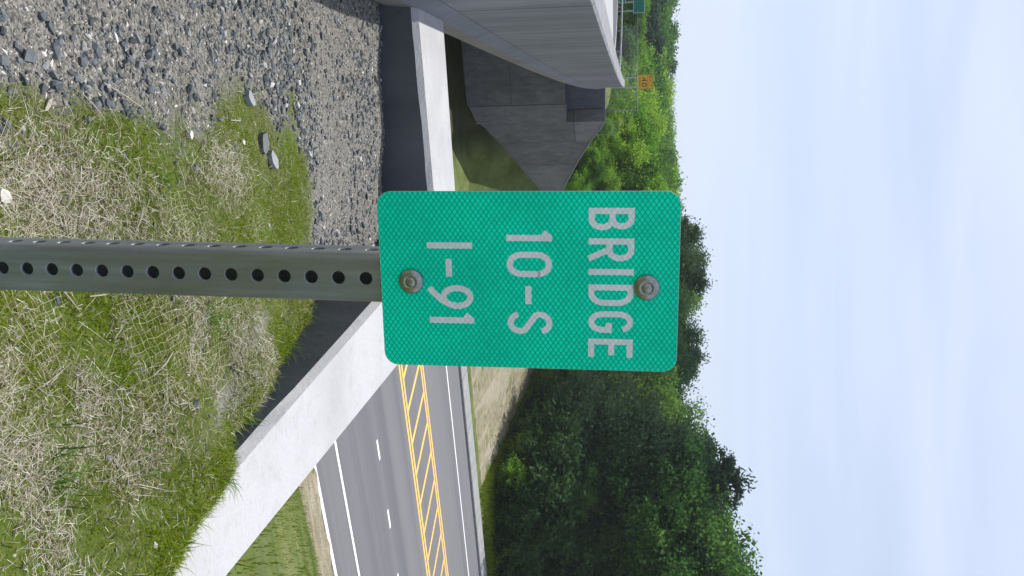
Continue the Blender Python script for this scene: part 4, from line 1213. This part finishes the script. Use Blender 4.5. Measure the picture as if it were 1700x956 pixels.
# dark thatch under it
P_ = pts_in_view(30000, seed=45); g = zone_gravel(P_); st = straw_patch(P_)
P_ = P_[r.random(len(P_)) < (1 - g) * (.06 + .5 * st)]
v, f = blade_cloud(P_, r.uniform(.015, .05, len(P_)), r.uniform(.0015, .004, len(P_)), .97, r, .003, .02)
kind(link('old_thatch', mesh_np('thatch', v, f, 'dark_thatch')), 'stuff', 'dark dead thatch at the roots of the turf')
# denser, taller grass along the foot of the right-hand wall
tt = r.uniform(1.7, 6.2, 7000); off = -np.abs(r.normal(0, .07, 7000)) + np.clip((tt - 2.9) / 12, 0, .09) - .012
P_ = N + nd * tt[:, None] + np.array((-nd[1], nd[0])) * off[:, None]
L = np.clip(np.exp(r.normal(math.log(.027), .42, len(P_))), .010, .08)
v, f = blade_cloud(P_, L, r.uniform(.0014, .0028, len(P_)), .35, r)
kind(link('wall_foot_grass', mesh_np('wall_foot_grass', v, f, 'grass')), 'stuff', 'longer green grass along the foot of the low wall')
# erosion netting: thin twine in a grid pinned over the turf
mb_v, mb_f = [], []
def twine(p0, p1, n, seed):
    rr_ = np.random.default_rng(seed)
    t = np.linspace(0, 1, n); P_ = np.array(p0) + (np.array(p1) - np.array(p0)) * t[:, None] + rr_.normal(0, .0018, (n, 2))
    z = EYE - near_h(P_[:, 0], P_[:, 1]) + .008 + .005 * rr_.random(n)
    d = (np.array(p1) - np.array(p0)); d = d / np.linalg.norm(d); s = np.array((-d[1], d[0])) * .00042
    a = np.column_stack([P_ - s, z]); b = np.column_stack([P_ + s, z])
    o = sum(len(q) for q in mb_v)
    mb_v.append(np.concatenate([a, b])); i = np.arange(n - 1)
    mb_f.append(np.stack([i, n + i, n + i + 1, i + 1], 1) + o)
net_o, du, dv_ = np.array((-.12, 1.75)), np.array((.97, .24)), np.array((-.24, .97))
for i in range(40): twine(net_o + dv_ * i * .024, net_o + dv_ * i * .024 + du * .62, 40, 500 + i)
for i in range(26): twine(net_o + du * i * .024, net_o + du * i * .024 + dv_ * .96, 50, 600 + i)
nv, nf = np.concatenate(mb_v), np.concatenate(mb_f)
mid = nv[nf].mean(1)[:, :2]
nf = nf[smooth_noise(mid, 9.0, 91) + .5 * smooth_noise(mid, 25.0, 92) > -.02]
o = link('erosion_net', mesh_np('erosion_net', nv, nf, 'net'))
tag(o, 'thin straw coloured erosion netting pinned over the turf beside the post', 'netting')

# single tufts that lean over the wall and stand in the turf
def tuft(x, y, n, L, spread, label, lean=.35, az=None, seed=1, stems=0, zoff=0.0):
    rr_ = np.random.default_rng(seed)
    P_ = np.array((x, y)) + rr_.normal(0, spread, (n, 2))
    LL = L * rr_.uniform(.5, 1.15, n)
    v, f = blade_cloud(P_, LL, rr_.uniform(.0018, .0036, n) * (1.2 if L > .1 else 1), lean, rr_, 0, .4, az, .95)
    z0 = EYE - float(near_h(np.array([x]), np.array([y]))[0])
    v = v - np.array((x, y, z0)); v[:, 2] += zoff
    o = link('grass_tuft', mesh_np('grass_tuft', v, f, 'tuft')); o.location = (x, y, z0)
    for k in range(stems):
        a = (az or 0) + rr_.normal(0, .2)
        q = [(0, 0, 0), (math.cos(a) * .05, math.sin(a) * .05, .08), (math.cos(a) * .13, math.sin(a) * .13, .13)]
        MB().tube(q, [.0012, .001, .0008], 4).build('stem', 'tuft', o)
        e = q[-1]; MB().tube([e, (e[0] + math.cos(a) * .012, e[1] + math.sin(a) * .012, e[2] + .006), (e[0] + math.cos(a) * .028, e[1] + math.sin(a) * .028, e[2] + .008)], [.001, .003, .0005], 5).build('seed_head', 'tuft', o)
    return tag(o, label, 'grass', 'grass tufts on the bank')
wa = math.atan2(-nd[0], nd[1]) + math.pi / 2
right = math.atan2(nd[0] * 1.0, -nd[1] * 1.0)
tuft(.50, 2.86, 150, .10, .022, 'dense green grass tuft spilling over the low wall, with a seed stalk', .30, .2, 71, 1)
tuft(.60, 2.52, 26, .085, .02, 'sparse grass tuft crossing the edge of the wall nearer the camera', .45, .2, 72)
tuft(.27, 3.42, 34, .10, .03, 'thin grass blades hanging at the shaded wall face', .5, .3, 73)
tuft(.37, 3.12, 22, .09, .025, 'few grass blades before the shaded wall face', .5, .2, 74)
tuft(.10, 2.62, 30, .14, .015, 'long blades of grass lying in the turf right of the post', .75, 1.5, 75)
tuft(.46, 2.12, 10, .11, .03, 'loose green blades in the turf near the lower edge of the wall', .5, 1.2, 76)
tuft(.66, 2.15, 20, .07, .02, 'short blades at the wall edge nearest the camera', .45, .1, 77)
tuft(-.33, 2.42, 16, .09, .01, 'dark green blades lying across the straw left of the post', .85, 1.6, 78)
tuft(.42, 1.78, 40, .12, .05, 'leafy blurred grass clump at the lower left corner of the picture', .45, 1.0, 79)
# a few long pale straws lying on top
for i, (x, y, a, L) in enumerate(((-.56, 2.28, 75, .16), (-.50, 2.14, 60, .10), (-.20, 2.30, 150, .09), (.02, 2.12, 95, .06), (-.35, 2.52, 20, .07), (.22, 2.30, 120, .12), (-.62, 2.95, 100, .10), (.02, 2.0, 45, .12))):
    ca_, sa_ = math.cos(R(a)) * L / 2, math.sin(R(a)) * L / 2
    ex = np.array([x - ca_, x, x + ca_]); ey = np.array([y - sa_, y, y + sa_]); ez = EYE - near_h(ex, ey) + .012
    o = empty('straw_stalk', (x, y, float(ez[1])))
    C.objects.unlink(o); bpy.data.objects.remove(o)
    mb = MB(); mb.tube([(ex[k] - x, ey[k] - y, ez[k] - ez[1] + (.004 if k == 1 else 0)) for k in range(3)], [.0018, .0022, .0015], 6)
    o = mb.build('straw_stalk', 'straw'); o.location = (x, y, float(ez[1]))
    tag(o, 'single long pale straw stalk lying on top of the turf', 'straw', 'long straw stalks on the turf')

# ------------------------------------------------------------------ rough grass on the banks beyond the wall
def bank_blades(P_, L, W, r, lean=.3):
    n = len(P_); a = r.uniform(0, 6.283, n)
    z = EYE - terrain_h(P_)
    d = np.column_stack([np.cos(a), np.sin(a), np.zeros(n)]); s = np.column_stack([-np.sin(a), np.cos(a), np.zeros(n)]) * W[:, None] / 2
    b = np.column_stack([P_, z - .02]); t = b + d * (L * lean)[:, None]; t[:, 2] += L
    v = np.stack([b - s, b + s, t + s * .2, t - s * .2], 1).reshape(-1, 3)
    return v, np.arange(4 * n).reshape(-1, 4)
q = r.random((26000, 2)); D_ = 2.0 + q[:, 0] * 7.8; s_ = 2 + q[:, 1] * 18
P_ = D_[:, None] * rn + s_[:, None] * rd; P_ = P_[P_[:, 1] < 40]
v, f = bank_blades(P_, r.uniform(.03, .08, len(P_)), r.uniform(.006, .012, len(P_)), r)
kind(link('slope_grass', mesh_np('slope_grass', v, f, 'grass')), 'stuff', 'green grass on the slope between wall and road')
q = r.random((14000, 2)); D_ = 8.8 + q[:, 0] * 7.6; s_ = 4 + q[:, 1] * 20
P_ = D_[:, None] * rn + s_[:, None] * rd
v, f = bank_blades(P_, r.uniform(.02, .06, len(P_)), r.uniform(.006, .010, len(P_)), r)
kind(link('slope_dry_grass', mesh_np('slope_dry_grass', v, f, 'straw')), 'stuff', 'dry pale grass beside the road shoulder')
n = 30000; x = r.uniform(4, 26, n); y = np.interp(x, WE[:, 0], WE[:, 1]) - r.uniform(-1.2, 4.2, n)
P_ = np.stack([x, y], 1); P_ = P_[(P_ @ rn) > 35.6]
v, f = bank_blades(P_, r.uniform(.12, .38, len(P_)), r.uniform(.02, .04, len(P_)), r)
kind(link('verge_grass', mesh_np('verge_grass', v, f, 'grass')), 'stuff', 'bright green grass strip along the edge of the wood')

# ------------------------------------------------------------------ air
mh = bpy.data.materials.new('haze_air'); mh.use_nodes = True
n_, l_ = mh.node_tree.nodes, mh.node_tree.links
n_.clear()
ho = n_.new('ShaderNodeOutputMaterial'); hv = n_.new('ShaderNodeVolumePrincipled')
hv.inputs['Color'].default_value = (0.86, 0.92, 1.0, 1)
hv.inputs['Density'].default_value = 0.00032
hv.inputs['Anisotropy'].default_value = 0.2
l_.new(hv.outputs[0], ho.inputs['Volume'])
M['haze'] = mh
hz = MB().box(-750, 750, -230, 950, -1.6, 42.0).build('haze', 'haze')
kind(hz, 'stuff', 'thin pale summer haze in the air')
